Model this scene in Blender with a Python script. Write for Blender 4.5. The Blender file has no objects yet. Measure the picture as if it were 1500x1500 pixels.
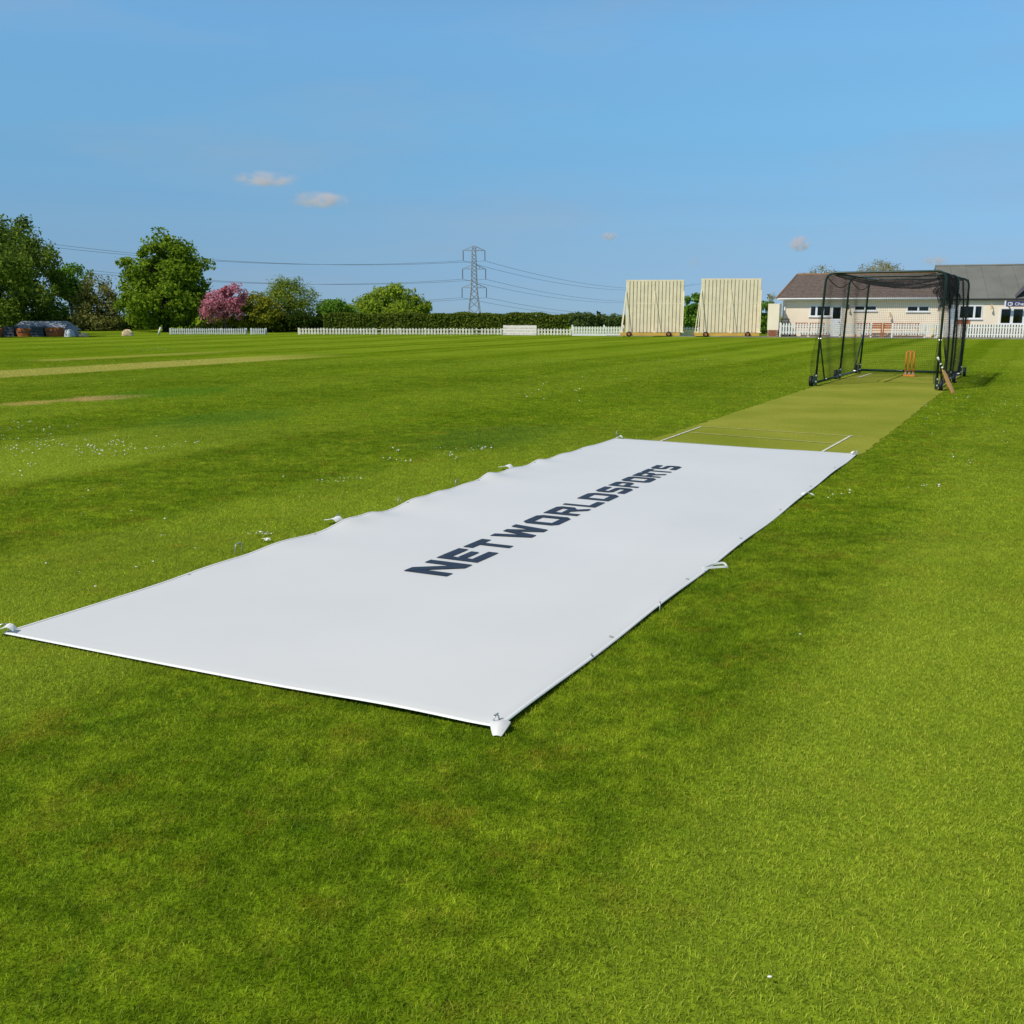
import bpy, bmesh, math, random
import numpy as np
from mathutils import Vector, Matrix

SC = bpy.context.scene
COL = SC.collection
R = math.radians
random.seed(7)
RNG = np.random.default_rng(11)

# ------------------------------------------------------------------ camera, sky, sun, exposure
CAM_H, F, HORIZON = 1.75, 1450.0, 456.0
PITCH = math.atan((750 - HORIZON) / F)
cam_data = bpy.data.cameras.new('camera')
cam = bpy.data.objects.new('camera', cam_data)
COL.objects.link(cam)
cam.location = (0, 0, CAM_H)
cam.rotation_euler = (math.pi / 2 - PITCH, 0, 0)
cam_data.sensor_width = 36.0
cam_data.sensor_fit = 'HORIZONTAL'
cam_data.lens = 36.0 * F / 1500.0
cam_data.clip_start = 0.05
cam_data.clip_end = 30000
SC.camera = cam

SUN_TRAVEL = Vector((1.0, 0.75))
SUN_EL = R(48)
az = math.atan2(-SUN_TRAVEL.x, -SUN_TRAVEL.y)          # clockwise from +Y

world = bpy.data.worlds.new('World')
SC.world = world
world.use_nodes = True
wn = world.node_tree
wn.nodes.clear()
w_out = wn.nodes.new('ShaderNodeOutputWorld')
w_bg = wn.nodes.new('ShaderNodeBackground')
w_sky = wn.nodes.new('ShaderNodeTexSky')
w_sky.sky_type = 'NISHITA'
w_sky.sun_disc = False
w_sky.sun_elevation = SUN_EL
w_sky.sun_rotation = az % (2 * math.pi)
w_sky.air_density = 1.0
w_sky.dust_density = 0.1
w_sky.ozone_density = 1.6
w_bg.inputs['Strength'].default_value = 0.15
w_tc = wn.nodes.new('ShaderNodeTexCoord')
w_sep = wn.nodes.new('ShaderNodeSeparateXYZ')
wn.links.new(w_tc.outputs['Generated'], w_sep.inputs[0])
w_ramp = wn.nodes.new('ShaderNodeValToRGB')
w_ramp.color_ramp.interpolation = 'CARDINAL'
SKY_RAMP = [(0.0, (.223, .395, .780)), (0.02, (.226, .376, .712)), (0.047, (.256, .395, .655)), (0.079, (.306, .454, .652)), (0.11, (.340, .522, .690)),
            (0.159, (.405, .648, .775)), (0.217, (.515, .785, .885)), (0.266, (.610, .890, .975)), (0.45, (.76, .80, .74)), (0.85, (.85, .64, .50))]
for i, (p, c) in enumerate(SKY_RAMP):
    e = w_ramp.color_ramp.elements[i] if i < 2 else w_ramp.color_ramp.elements.new(p)
    e.position = p
    e.color = (*c, 1)
wn.links.new(w_sep.outputs['Z'], w_ramp.inputs[0])
w_mul = wn.nodes.new('ShaderNodeMix')
w_mul.data_type = 'RGBA'
w_mul.blend_type = 'MULTIPLY'
w_mul.inputs[0].default_value = 1
wn.links.new(w_sky.outputs[0], w_mul.inputs[6])
wn.links.new(w_ramp.outputs[0], w_mul.inputs[7])
# thin veil of high cirrus, uneven over the whole sky
w_map = wn.nodes.new('ShaderNodeMapping')
w_map.inputs['Scale'].default_value = (1.6, 1.6, 7.0)
wn.links.new(w_tc.outputs['Generated'], w_map.inputs[0])
w_noise = wn.nodes.new('ShaderNodeTexNoise')
w_noise.inputs['Scale'].default_value = 2.2
w_noise.inputs['Detail'].default_value = 6
wn.links.new(w_map.outputs[0], w_noise.inputs['Vector'])
w_cr = wn.nodes.new('ShaderNodeMapRange')
w_cr.inputs[1].default_value = 0.50
w_cr.inputs[2].default_value = 0.80
w_cr.inputs[3].default_value = 0.0
w_cr.inputs[4].default_value = 0.5
wn.links.new(w_noise.outputs[0], w_cr.inputs[0])
w_veil = wn.nodes.new('ShaderNodeMix')
w_veil.data_type = 'RGBA'
w_veil.inputs[7].default_value = (2.1, 2.8, 3.7, 1)
wn.links.new(w_cr.outputs[0], w_veil.inputs[0])
wn.links.new(w_mul.outputs[2], w_veil.inputs[6])
wn.links.new(w_veil.outputs[2], w_bg.inputs[0])
wn.links.new(w_bg.outputs[0], w_out.inputs[0])

sun_data = bpy.data.lights.new('sun', 'SUN')
sun_data.energy = 3.75
sun_data.angle = R(0.5)
sun_data.color = (1.0, 0.95, 0.86)
sun = bpy.data.objects.new('sun', sun_data)
COL.objects.link(sun)
st = SUN_TRAVEL.normalized()
sun.rotation_euler = Vector((st.x * math.cos(SUN_EL), st.y * math.cos(SUN_EL), -math.sin(SUN_EL))).to_track_quat('-Z', 'Y').to_euler()

SC.view_settings.view_transform = 'Standard'
SC.view_settings.look = 'None'
SC.view_settings.exposure = 0.0
SC.view_settings.gamma = 1.0
SC.view_settings.use_curve_mapping = False
SC.cycles.max_bounces = 8
SC.cycles.volume_bounces = 4
SC.cycles.transparent_max_bounces = 16

# ------------------------------------------------------------------ pixel helpers (photo is 1500 px square)
CP, SP = math.cos(PITCH), math.sin(PITCH)


def ray(px, py):
    u, v = (px - 750) / F, (750 - py) / F
    return Vector((u, CP + v * SP, -SP + v * CP))


def gnd(px, py, z=0.0):
    d = ray(px, py)
    return Vector((0, 0, CAM_H)) + d * ((z - CAM_H) / d.z)


def at(px, py, Y):
    d = ray(px, py)
    return Vector((0, 0, CAM_H)) + d * (Y / d.y)


def ground_z(y):
    """the field is level; beyond it the land dips into a shallow valley"""
    if y < 108:
        return 0.0
    t = min(1.0, (y - 108) / 300)
    t2 = min(1.0, max(0.0, (y - 450) / 1400))
    return -13.0 * (t * t * (3 - 2 * t)) - 45.0 * (t2 * t2 * (3 - 2 * t2))


# ------------------------------------------------------------------ object helpers
def mesh_obj(name, verts, faces, mat=None, parent=None, smooth=False):
    me = bpy.data.meshes.new(name)
    me.from_pydata([tuple(v) for v in verts], [], faces)
    if smooth:
        me.polygons.foreach_set('use_smooth', [True] * len(me.polygons))
    me.update()
    return link(name, me, mat, parent)


def link(name, me, mat=None, parent=None):
    o = bpy.data.objects.new(name, me)
    COL.objects.link(o)
    if mat is not None and me is not None and len(me.materials) == 0:
        me.materials.append(mat)
    if parent is not None:
        o.parent = parent
    return o


def empty(name, loc=(0, 0, 0), rz=0.0):
    o = bpy.data.objects.new(name, None)
    COL.objects.link(o)
    o.location = loc
    o.rotation_euler = (0, 0, rz)
    o.empty_display_size = 0.2
    return o


def tag(o, label, cat, group=None):
    o['label'] = label
    o['category'] = cat
    if group:
        o['group'] = group
    return o


def kind(o, k, label=None):
    o['kind'] = k
    if label:
        o['label'] = label
    return o


class MB:
    """collects shapes into one mesh"""

    def __init__(self):
        self.v, self.f = [], []

    def add(self, vs, fs):
        b = len(self.v)
        self.v += [tuple(x) for x in vs]
        self.f += [tuple(i + b for i in f) for f in fs]
        return self

    def box(self, a, b):
        x0, y0, z0 = a
        x1, y1, z1 = b
        return self.add([(x0, y0, z0), (x1, y0, z0), (x1, y1, z0), (x0, y1, z0), (x0, y0, z1), (x1, y0, z1), (x1, y1, z1), (x0, y1, z1)],
                        [(0, 3, 2, 1), (4, 5, 6, 7), (0, 1, 5, 4), (1, 2, 6, 5), (2, 3, 7, 6), (3, 0, 4, 7)])

    def tube(self, pts, r, n=6, r1=None, cap=True):
        pts = [Vector(p) for p in pts]
        if r1 is None:
            r1 = r
        rings = []
        up = None
        for i, p in enumerate(pts):
            t = (pts[min(i + 1, len(pts) - 1)] - pts[max(i - 1, 0)]).normalized()
            if up is None:
                up = t.orthogonal().normalized()
            else:
                up = (up - t * up.dot(t)).normalized()
            sd = t.cross(up)
            rr = r + (r1 - r) * i / max(1, len(pts) - 1)
            rings.append([p + (up * math.cos(2 * math.pi * k / n) + sd * math.sin(2 * math.pi * k / n)) * rr for k in range(n)])
        vs = [q for ring in rings for q in ring]
        fs = []
        for i in range(len(rings) - 1):
            for k in range(n):
                fs.append((i * n + k, i * n + (k + 1) % n, (i + 1) * n + (k + 1) % n, (i + 1) * n + k))
        if cap:
            fs.append(tuple(reversed(range(n))))
            fs.append(tuple((len(rings) - 1) * n + k for k in range(n)))
        return self.add(vs, fs)

    def disc(self, c, axis, r, w, n=14):
        c = Vector(c)
        axis = Vector(axis).normalized()
        return self.tube([c - axis * w / 2, c + axis * w / 2], r, n)

    def build(self, name, mat, parent=None, smooth=False):
        return mesh_obj(name, self.v, self.f, mat, parent, smooth)


def rounded(points, r, n=5):
    """polyline with rounded corners"""
    pts = [Vector(p) for p in points]
    out = [pts[0]]
    for i in range(1, len(pts) - 1):
        a, b, c = pts[i - 1], pts[i], pts[i + 1]
        d0, d1 = (a - b).normalized(), (c - b).normalized()
        p0, p1 = b + d0 * r, b + d1 * r
        for k in range(n + 1):
            t = k / n
            out.append(p0 * (1 - t) ** 2 + b * 2 * t * (1 - t) + p1 * t * t)
    out.append(pts[-1])
    return out


# ------------------------------------------------------------------ materials
def new_mat(name):
    m = bpy.data.materials.new(name)
    m.use_nodes = True
    nt = m.node_tree
    return m, nt, nt.nodes['Principled BSDF']


def plain(name, col, rough=0.6, var=0.12, scale=6.0, bump=0.0, bscale=60.0, metal=0.0, spec=0.4):
    m, nt, b = new_mat(name)
    b.inputs['Roughness'].default_value = rough
    b.inputs['Metallic'].default_value = metal
    b.inputs['Specular IOR Level'].default_value = spec
    geo = nt.nodes.new('ShaderNodeNewGeometry')
    n = nt.nodes.new('ShaderNodeTexNoise')
    n.inputs['Scale'].default_value = scale
    n.inputs['Detail'].default_value = 5
    nt.links.new(geo.outputs['Position'], n.inputs['Vector'])
    mr = nt.nodes.new('ShaderNodeMapRange')
    mr.inputs[1].default_value = 0.3
    mr.inputs[2].default_value = 0.7
    mr.inputs[3].default_value = 1 - var
    mr.inputs[4].default_value = 1 + var
    nt.links.new(n.outputs[0], mr.inputs[0])
    mx = nt.nodes.new('ShaderNodeMix')
    mx.data_type = 'RGBA'
    mx.blend_type = 'MULTIPLY'
    mx.inputs[0].default_value = 1
    mx.inputs[6].default_value = (*col, 1)
    nt.links.new(mr.outputs[0], mx.inputs[7])
    nt.links.new(mx.outputs[2], b.inputs['Base Color'])
    if bump:
        bn = nt.nodes.new('ShaderNodeTexNoise')
        bn.inputs['Scale'].default_value = bscale
        bn.inputs['Detail'].default_value = 3
        nt.links.new(geo.outputs['Position'], bn.inputs['Vector'])
        bp = nt.nodes.new('ShaderNodeBump')
        bp.inputs['Strength'].default_value = bump
        bp.inputs['Distance'].default_value = 0.02
        nt.links.new(bn.outputs[0], bp.inputs['Height'])
        nt.links.new(bp.outputs[0], b.inputs['Normal'])
    return m


def foliage(name, dark, light, trans=0.3):
    m, nt, b = new_mat(name)
    nt.nodes.remove(b)
    out = nt.nodes['Material Output']
    geo = nt.nodes.new('ShaderNodeNewGeometry')
    n = nt.nodes.new('ShaderNodeTexNoise')
    n.inputs['Scale'].default_value = 0.7
    n.inputs['Detail'].default_value = 3
    nt.links.new(geo.outputs['Position'], n.inputs['Vector'])
    ad = nt.nodes.new('ShaderNodeMath')
    ad.operation = 'MULTIPLY_ADD'
    ad.inputs[1].default_value = 0.55
    nt.links.new(geo.outputs['Random Per Island'], ad.inputs[0])
    ms = nt.nodes.new('ShaderNodeMath')
    ms.operation = 'MULTIPLY'
    ms.inputs[1].default_value = 0.45
    nt.links.new(n.outputs[0], ms.inputs[0])
    nt.links.new(ms.outputs[0], ad.inputs[2])
    rp = nt.nodes.new('ShaderNodeValToRGB')
    rp.color_ramp.elements[0].position = 0.15
    rp.color_ramp.elements[0].color = (*dark, 1)
    rp.color_ramp.elements[1].position = 0.85
    rp.color_ramp.elements[1].color = (*light, 1)
    nt.links.new(ad.outputs[0], rp.inputs[0])
    d = nt.nodes.new('ShaderNodeBsdfDiffuse')
    t = nt.nodes.new('ShaderNodeBsdfTranslucent')
    mx = nt.nodes.new('ShaderNodeMixShader')
    mx.inputs[0].default_value = trans
    nt.links.new(rp.outputs[0], d.inputs[0])
    nt.links.new(rp.outputs[0], t.inputs[0])
    nt.links.new(d.outputs[0], mx.inputs[1])
    nt.links.new(t.outputs[0], mx.inputs[2])
    nt.links.new(mx.outputs[0], out.inputs[0])
    return m


# pitch axis shared by the strip, the cover and the mowing stripes
DIR_A = R(62.2)
DV = Vector((math.cos(DIR_A), math.sin(DIR_A)))          # along the pitch, away from the camera
NV = Vector((-DV.y, DV.x))                               # to the left of it


def turf_group():
    """colour of the turf by place in the field, shared by soil sheet, blades and strip"""
    g = bpy.data.node_groups.new('turf_colour', 'ShaderNodeTree')
    g.interface.new_socket('Color', in_out='OUTPUT', socket_type='NodeSocketColor')
    N, L = g.nodes, g.links
    go = N.new('NodeGroupOutput')
    geo = N.new('ShaderNodeNewGeometry')
    flat = N.new('ShaderNodeVectorMath')
    flat.operation = 'MULTIPLY'
    flat.inputs[1].default_value = (1, 1, 0)
    L.new(geo.outputs['Position'], flat.inputs[0])
    P = flat.outputs[0]

    def noise(scale, detail=4, rough=0.55, vec=None):
        n = N.new('ShaderNodeTexNoise')
        n.inputs['Scale'].default_value = scale
        n.inputs['Detail'].default_value = detail
        n.inputs['Roughness'].default_value = rough
        L.new(vec or P, n.inputs['Vector'])
        return n.outputs[0]

    def rng(x, a, b, c, d, smooth=False):
        m = N.new('ShaderNodeMapRange')
        if smooth:
            m.interpolation_type = 'SMOOTHSTEP'
        for i, q in enumerate((a, b, c, d)):
            m.inputs[i + 1].default_value = q
        L.new(x, m.inputs[0])
        return m.outputs[0]

    def math_(op, a, b=None, c=None):
        m = N.new('ShaderNodeMath')
        m.operation = op
        for i, q in enumerate((a, b, c)):
            if q is None:
                continue
            if isinstance(q, (int, float)):
                m.inputs[i].default_value = q
            else:
                L.new(q, m.inputs[i])
        return m.outputs[0]

    def mix(fac, a, b, mode='MIX'):
        m = N.new('ShaderNodeMix')
        m.data_type = 'RGBA'
        m.blend_type = mode
        if isinstance(fac, (int, float)):
            m.inputs[0].default_value = fac
        else:
            L.new(fac, m.inputs[0])
        for i, q in ((6, a), (7, b)):
            if isinstance(q, tuple):
                m.inputs[i].default_value = (*q, 1)
            else:
                L.new(q, m.inputs[i])
        return m.outputs[2]

    def dot(v):
        m = N.new('ShaderNodeVectorMath')
        m.operation = 'DOT_PRODUCT'
        m.inputs[1].default_value = (v.x, v.y, 0)
        L.new(P, m.inputs[0])
        return m.outputs['Value']

    s, t = dot(NV), dot(DV)
    # base: deep green to yellow-olive patches
    big = noise(0.33, 3)
    mid = noise(1.5, 4, 0.6)
    fine = noise(7.0, 4, 0.65)
    grit = noise(42.0, 3, 0.7)
    m1 = math_('MULTIPLY_ADD', big, 0.30, math_('MULTIPLY', mid, 0.38))
    m1 = math_('MULTIPLY_ADD', fine, 0.32, m1)
    col = mix(rng(m1, 0.39, 0.61, 0, 1), TURF_DARK, TURF_LIGHT)
    # yellowed tips and moss here and there
    col = mix(rng(noise(2.6, 5, 0.7), 0.55, 0.75, 0, 0.5), col, TURF_YELLOW)
    col = mix(rng(noise(0.9, 5, 0.65), 0.55, 0.75, 0, 0.35), col, TURF_DEEP)
    col = mix(rng(noise(3.6, 5, 0.7), 0.57, 0.74, 0, 0.55), col, TURF_DEEP)
    col = mix(rng(noise(5.5, 4, 0.7, ), 0.62, 0.80, 0, 0.5), col, TURF_STRAW)
    col = mix(1.0, col, mix(rng(noise(5.0, 4, 0.62), 0.40, 0.60, 0, 1), (0.80, 0.83, 0.82), (1.15, 1.12, 1.10)), 'MULTIPLY')
    col = mix(1.0, col, mix(rng(noise(15.0, 3, 0.6), 0.38, 0.62, 0, 1), (0.80, 0.82, 0.80), (1.16, 1.14, 1.10)), 'MULTIPLY')
    col = mix(rng(noise(2.1, 6, 0.72), 0.55, 0.70, 0, 0.6), col, TURF_BROWN)
    # mowing stripes: laid grass looks lighter and darker by turns
    wob = math_('MULTIPLY_ADD', noise(0.12, 2), 1.2, s)
    ph = math_('SINE', math_('MULTIPLY_ADD', wob, 2 * math.pi / STRIPE_W, STRIPE_PH))
    st_ = rng(ph, -0.35, 0.35, 0, 1, True)
    amp = math_('MULTIPLY', rng(noise(0.22, 3), 0.35, 0.65, 0.22, 0.55), math_('MAXIMUM', rng(t, 8, 14, 1.4, 0.34), rng(t, 26, 40, 0.34, 1.0)))
    col = mix(math_('MULTIPLY', st_, amp), col, TURF_STRIPE)
    ph2 = math_('SINE', math_('MULTIPLY_ADD', wob, 2 * math.pi / (STRIPE_W * 0.37), 1.3))
    far = rng(t, 25, 45, 0, 1)
    col = mix(math_('MULTIPLY', math_('MULTIPLY', rng(ph2, -0.4, 0.4, 0, 1, True), far), 0.30), col, TURF_STRIPE)

    def band(x, c, w, soft):
        d = math_('ABSOLUTE', math_('SUBTRACT', x, c))
        return rng(d, w - soft, w + soft, 1, 0, True)

    def spot(cx, cy, la, lb, c, amount, nscale=2.0):
        """an uneven patch with its own shape, long axis along la"""
        ds = math_('DIVIDE', math_('SUBTRACT', s, cx), la)
        dt = math_('DIVIDE', math_('SUBTRACT', t, cy), lb)
        r2 = math_('SQRT', math_('ADD', math_('MULTIPLY', ds, ds), math_('MULTIPLY', dt, dt)))
        r2 = math_('MULTIPLY_ADD', noise(nscale, 5, 0.7), 1.3, r2)
        return mix(rng(r2, 0.95, 1.6, amount, 0, True), cols[-1], c)

    cols = [col]
    # old cut wickets at the left: pale strips
    for (pxa, pya, pxb, pyb, half, a0, a1, c, k) in WICKETS:
        A, B = gnd(pxa, pya).xy, gnd(pxb, pyb).xy
        sc = A.dot(NV)
        m = math_('MULTIPLY', band(s, sc, half, 0.3), math_('MULTIPLY', rng(t, a0 - .4, a0 + .4, 0, 1, True), rng(t, a1 - 3, a1 + 3, 1, 0, True)))
        cols.append(mix(math_('MULTIPLY', m, k), cols[-1], c))
    for (px, py, ls, lt, c, k) in PATCHES:
        q = gnd(px, py).xy
        cols.append(spot(q.dot(NV), q.dot(DV), ls, lt, c, k))
    col = cols[-1]
    col = mix(1.0, col, mix(rng(grit, 0.25, 0.75, 0, 1), (0.72, 0.72, 0.72), (1.28, 1.28, 1.28)), 'MULTIPLY')
    L.new(col, go.inputs[0])
    return g


TURF_DARK = (0.074, 0.132, 0.004)
TURF_LIGHT = (0.150, 0.215, 0.010)
TURF_YELLOW = (0.200, 0.205, 0.016)
TURF_DEEP = (0.050, 0.125, 0.006)
TURF_BROWN = (0.155, 0.130, 0.010)
TURF_STRAW = (0.26, 0.205, 0.035)
TURF_STRIPE = (0.215, 0.285, 0.022)
STRIPE_W, STRIPE_PH = 5.6, 1.46
WICKETS = [(215, 535, 400, 523, 1.5, 5.0, 31.5, (0.31, 0.30, 0.065), 0.85),
           (190, 522, 250, 519, 0.7, 24.0, 33.0, (0.33, 0.30, 0.07), 0.55)]
PATCHES = [(150, 583, 0.8, 1.25, (0.43, 0.29, 0.12), 0.9), (40, 591, 0.6, 0.9, (0.40, 0.30, 0.09), 0.6), (190, 581, .5, .9, (0.40, 0.30, 0.08), 0.6),
           (720, 640, 1.2, 2.2, (0.045, 0.11, 0.012), 0.45), (330, 612, 1.4, 2.4, (0.045, 0.12, 0.012), 0.5), (250, 575, 1.6, 3.0, (0.06, 0.15, 0.008), 0.6)]
TURF = turf_group()


def turf_mat(name, gain=(1, 1, 1), blade=False):
    m, nt, b = new_mat(name)
    out = nt.nodes['Material Output']
    gr = nt.nodes.new('ShaderNodeGroup')
    gr.node_tree = TURF
    mul = nt.nodes.new('ShaderNodeMix')
    mul.data_type = 'RGBA'
    mul.blend_type = 'MULTIPLY'
    mul.inputs[0].default_value = 1
    mul.inputs[7].default_value = (*gain, 1)
    nt.links.new(gr.outputs[0], mul.inputs[6])
    c = mul.outputs[2]
    geo = nt.nodes.new('ShaderNodeNewGeometry')
    if blade:
        rp = nt.nodes.new('ShaderNodeValToRGB')
        els = rp.color_ramp.elements
        els[0].position, els[0].color = 0.0, (0.62, 0.68, 0.55, 1)
        els[1].position, els[1].color = 1.0, (1.6, 1.42, 1.9, 1)
        e = els.new(0.55)
        e.color = (0.95, 1.0, 0.9, 1)
        e = els.new(0.86)
        e.color = (1.15, 1.22, 1.1, 1)
        nt.links.new(geo.outputs['Random Per Island'], rp.inputs[0])
        m2 = nt.nodes.new('ShaderNodeMix')
        m2.data_type = 'RGBA'
        m2.blend_type = 'MULTIPLY'
        m2.inputs[0].default_value = 1
        nt.links.new(c, m2.inputs[6])
        nt.links.new(rp.outputs[0], m2.inputs[7])
        c = m2.outputs[2]
        nt.nodes.remove(b)
        d = nt.nodes.new('ShaderNodeBsdfDiffuse')
        t = nt.nodes.new('ShaderNodeBsdfTranslucent')
        gl = nt.nodes.new('ShaderNodeBsdfGlossy')
        gl.inputs['Roughness'].default_value = 0.5
        mx = nt.nodes.new('ShaderNodeMixShader')
        mx.inputs[0].default_value = 0.35
        mx2 = nt.nodes.new('ShaderNodeMixShader')
        mx2.inputs[0].default_value = 0.006
        nt.links.new(c, d.inputs[0])
        nt.links.new(c, t.inputs[0])
        nt.links.new(d.outputs[0], mx.inputs[1])
        nt.links.new(t.outputs[0], mx.inputs[2])
        nt.links.new(mx.outputs[0], mx2.inputs[1])
        nt.links.new(gl.outputs[0], mx2.inputs[2])
        nt.links.new(mx2.outputs[0], out.inputs[0])
    else:
        nt.links.new(c, b.inputs['Base Color'])
        b.inputs['Roughness'].default_value = 0.9
        b.inputs['Specular IOR Level'].default_value = 0.0
        n1 = nt.nodes.new('ShaderNodeTexNoise')
        n1.inputs['Scale'].default_value = 30
        n1.inputs['Detail'].default_value = 5
        nt.links.new(geo.outputs['Position'], n1.inputs['Vector'])
        bp = nt.nodes.new('ShaderNodeBump')
        bp.inputs['Strength'].default_value = 0.8
        bp.inputs['Distance'].default_value = 0.03
        nt.links.new(n1.outputs[0], bp.inputs['Height'])
        nt.links.new(bp.outputs[0], b.inputs['Normal'])
    return m


M = {}
M['ground'] = turf_mat('turf_soil', (1.10, 1.12, 1.0))
M['blade'] = turf_mat('grass_blade', (2.46, 2.02, 2.9), blade=True)
M['white_paint'] = plain('white_paint', (0.78, 0.76, 0.72), 0.5, 0.08, 9)
M['fence_white'] = plain('fence_white', (0.84, 0.82, 0.77), 0.55, 0.10, 12)
M['fence_shaded'] = plain('fence_white_shaded', (0.58, 0.59, 0.58), 0.6, 0.18, 4)  # white pickets with the tree shade put into the paint colour
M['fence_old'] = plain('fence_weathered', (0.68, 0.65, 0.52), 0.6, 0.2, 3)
M['cream_board'] = plain('cream_board', (0.92, 0.785, 0.55), 0.5, 0.08, 2.5)
M['cream_wall'] = plain('cream_render', (0.92, 0.79, 0.60), 0.85, 0.06, 0.8, bump=0.12, bscale=30)
M['yellow_rail'] = plain('yellow_rail', (0.72, 0.42, 0.08), 0.5, 0.15, 2)
M['tile'] = plain('brown_tile', (0.150, 0.110, 0.090), 0.75, 0.30, 5)
M['ridge'] = plain('ridge_tile', (0.24, 0.14, 0.07), 0.8, 0.2, 4)
M['metal_roof'] = plain('grey_roof', (0.175, 0.175, 0.15), 0.6, 0.12, 0.7)
M['slate'] = plain('slate', (0.085, 0.075, 0.085), 0.6, 0.2, 6)
M['upvc'] = plain('upvc', (0.82, 0.82, 0.82), 0.35, 0.03, 2)
M['pale_blue'] = plain('pale_blue_panel', (0.48, 0.58, 0.66), 0.3, 0.1, 3)
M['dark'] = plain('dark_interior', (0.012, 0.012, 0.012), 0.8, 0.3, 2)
M['curtain'] = plain('curtain', (0.45, 0.44, 0.40), 0.9, 0.15, 14)
M['brick'] = plain('brick_red', (0.33, 0.12, 0.06), 0.85, 0.3, 7)
M['mortar'] = plain('mortar', (0.40, 0.35, 0.28), 0.9, 0.15, 7)
M['orange_wood'] = plain('orange_wood', (0.42, 0.15, 0.055), 0.5, 0.2, 5)
M['concrete'] = plain('concrete', (0.27, 0.24, 0.20), 0.9, 0.2, 2, bump=0.3)
M['cage_green'] = plain('cage_green', (0.012, 0.030, 0.020), 0.35, 0.2, 8)
M['rubber'] = plain('rubber', (0.012, 0.012, 0.013), 0.6, 0.2, 8)
M['bolt'] = plain('bolt', (0.55, 0.55, 0.53), 0.35, 0.05, 8, metal=0.5)
M['net'] = plain('net_cord', (0.010, 0.011, 0.012), 0.9, 0.2, 20)
M['stump'] = plain('orange_stump', (0.75, 0.25, 0.045), 0.4, 0.12, 20)
M['willow'] = plain('willow', (0.60, 0.31, 0.10), 0.45, 0.15, 14)
M['bat_back'] = plain('bat_back', (0.45, 0.16, 0.04), 0.45, 0.15, 14)
M['grip_white'] = plain('grip_white', (0.72, 0.70, 0.62), 0.7, 0.08, 40)
M['letter'] = plain('navy_print', (0.022, 0.032, 0.055), 0.55, 0.15, 12)
M['galv'] = plain('galvanised', (0.30, 0.30, 0.31), 0.5, 0.15, 1.0, metal=0.3)
M['wire'] = plain('conductor', (0.16, 0.17, 0.18), 0.6, 0.1, 1)
M['glass_disc'] = plain('insulator', (0.16, 0.13, 0.12), 0.3, 0.1, 3)
M['bark'] = plain('bark', (0.085, 0.062, 0.045), 0.9, 0.3, 3, bump=0.6, bscale=12)
M['birch_bark'] = plain('birch_bark', (0.30, 0.27, 0.23), 0.9, 0.4, 3, bump=0.4, bscale=12)
M['sheet_grey'] = plain('grey_sheet', (0.24, 0.27, 0.30), 0.55, 0.1, 1.5)
M['pale_sheet'] = plain('pale_sheet', (0.50, 0.53, 0.56), 0.6, 0.1, 3)
M['low_board'] = plain('low_board', (0.10, 0.075, 0.05), 0.8, 0.25, 3)
M['rust'] = plain('orange_rust', (0.34, 0.10, 0.022), 0.8, 0.25, 3)
M['dark_crate'] = plain('dark_crate', (0.05, 0.06, 0.075), 0.6, 0.2, 3)
M['beige'] = plain('beige_canvas', (0.60, 0.47, 0.27), 0.85, 0.15, 5, bump=0.4, bscale=14)
M['yellow'] = plain('yellow_box', (0.62, 0.42, 0.05), 0.5, 0.1, 5)
M['sign_navy'] = plain('sign_navy', (0.045, 0.040, 0.16), 0.4, 0.08, 3)
M['daisy'] = plain('daisy_white', (0.85, 0.85, 0.80), 0.7, 0.05, 30)
M['strap'] = plain('white_strap', (0.80, 0.80, 0.76), 0.6, 0.06, 30)
M['faint_line'] = plain('worn_line', (0.48, 0.46, 0.18), 0.9, 0.3, 8)
M['line'] = plain('painted_line', (0.62, 0.62, 0.48), 0.8, 0.3, 25)


def glass():
    m, nt, b = new_mat('window_glass')
    nt.nodes.remove(b)
    out = nt.nodes['Material Output']
    tr = nt.nodes.new('ShaderNodeBsdfTransparent')
    tr.inputs[0].default_value = (0.6, 0.64, 0.62, 1)
    gl = nt.nodes.new('ShaderNodeBsdfGlossy')
    gl.inputs['Roughness'].default_value = 0.03
    fr = nt.nodes.new('ShaderNodeFresnel')
    fr.inputs[0].default_value = 1.5
    mx = nt.nodes.new('ShaderNodeMixShader')
    nt.links.new(fr.outputs[0], mx.inputs[0])
    nt.links.new(tr.outputs[0], mx.inputs[1])
    nt.links.new(gl.outputs[0], mx.inputs[2])
    nt.links.new(mx.outputs[0], out.inputs[0])
    return m


M['glass'] = glass()

# ------------------------------------------------------------------ ground and field markings
xs = [-9000, -3000, -1000, -400, -160] + list(range(-100, 101, 20)) + [160, 400, 1000, 3000, 9000]
ys = [-400, -100, -30, -8, 0, 10, 25, 45, 70, 90, 108] + list(range(120, 420, 20)) + [450, 500, 600, 800, 1000, 1200, 1500, 1850, 4000, 12000]
gv = [(x, y, ground_z(y)) for y in ys for x in xs]
nx = len(xs)
gf = [(j * nx + i, j * nx + i + 1, (j + 1) * nx + i + 1, (j + 1) * nx + i) for j in range(len(ys) - 1) for i in range(nx - 1)]
ground = kind(mesh_obj('ground', gv, gf, M['ground'], smooth=True), 'structure', 'mown green cricket field with faint mowing stripes')

# closely cut strip running from under the cover into the cage
STRIP_R = 1.82          # offset of its right edge, metres right of the axis through strip_l


def pv(s_from_left, t):
    """point on the strip: metres right of its left edge, metres along"""
    base = Vector((2.08, 13.93)) - DV * Vector((2.08, 13.93)).dot(DV)
    return base - NV * s_from_left + DV * t


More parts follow.
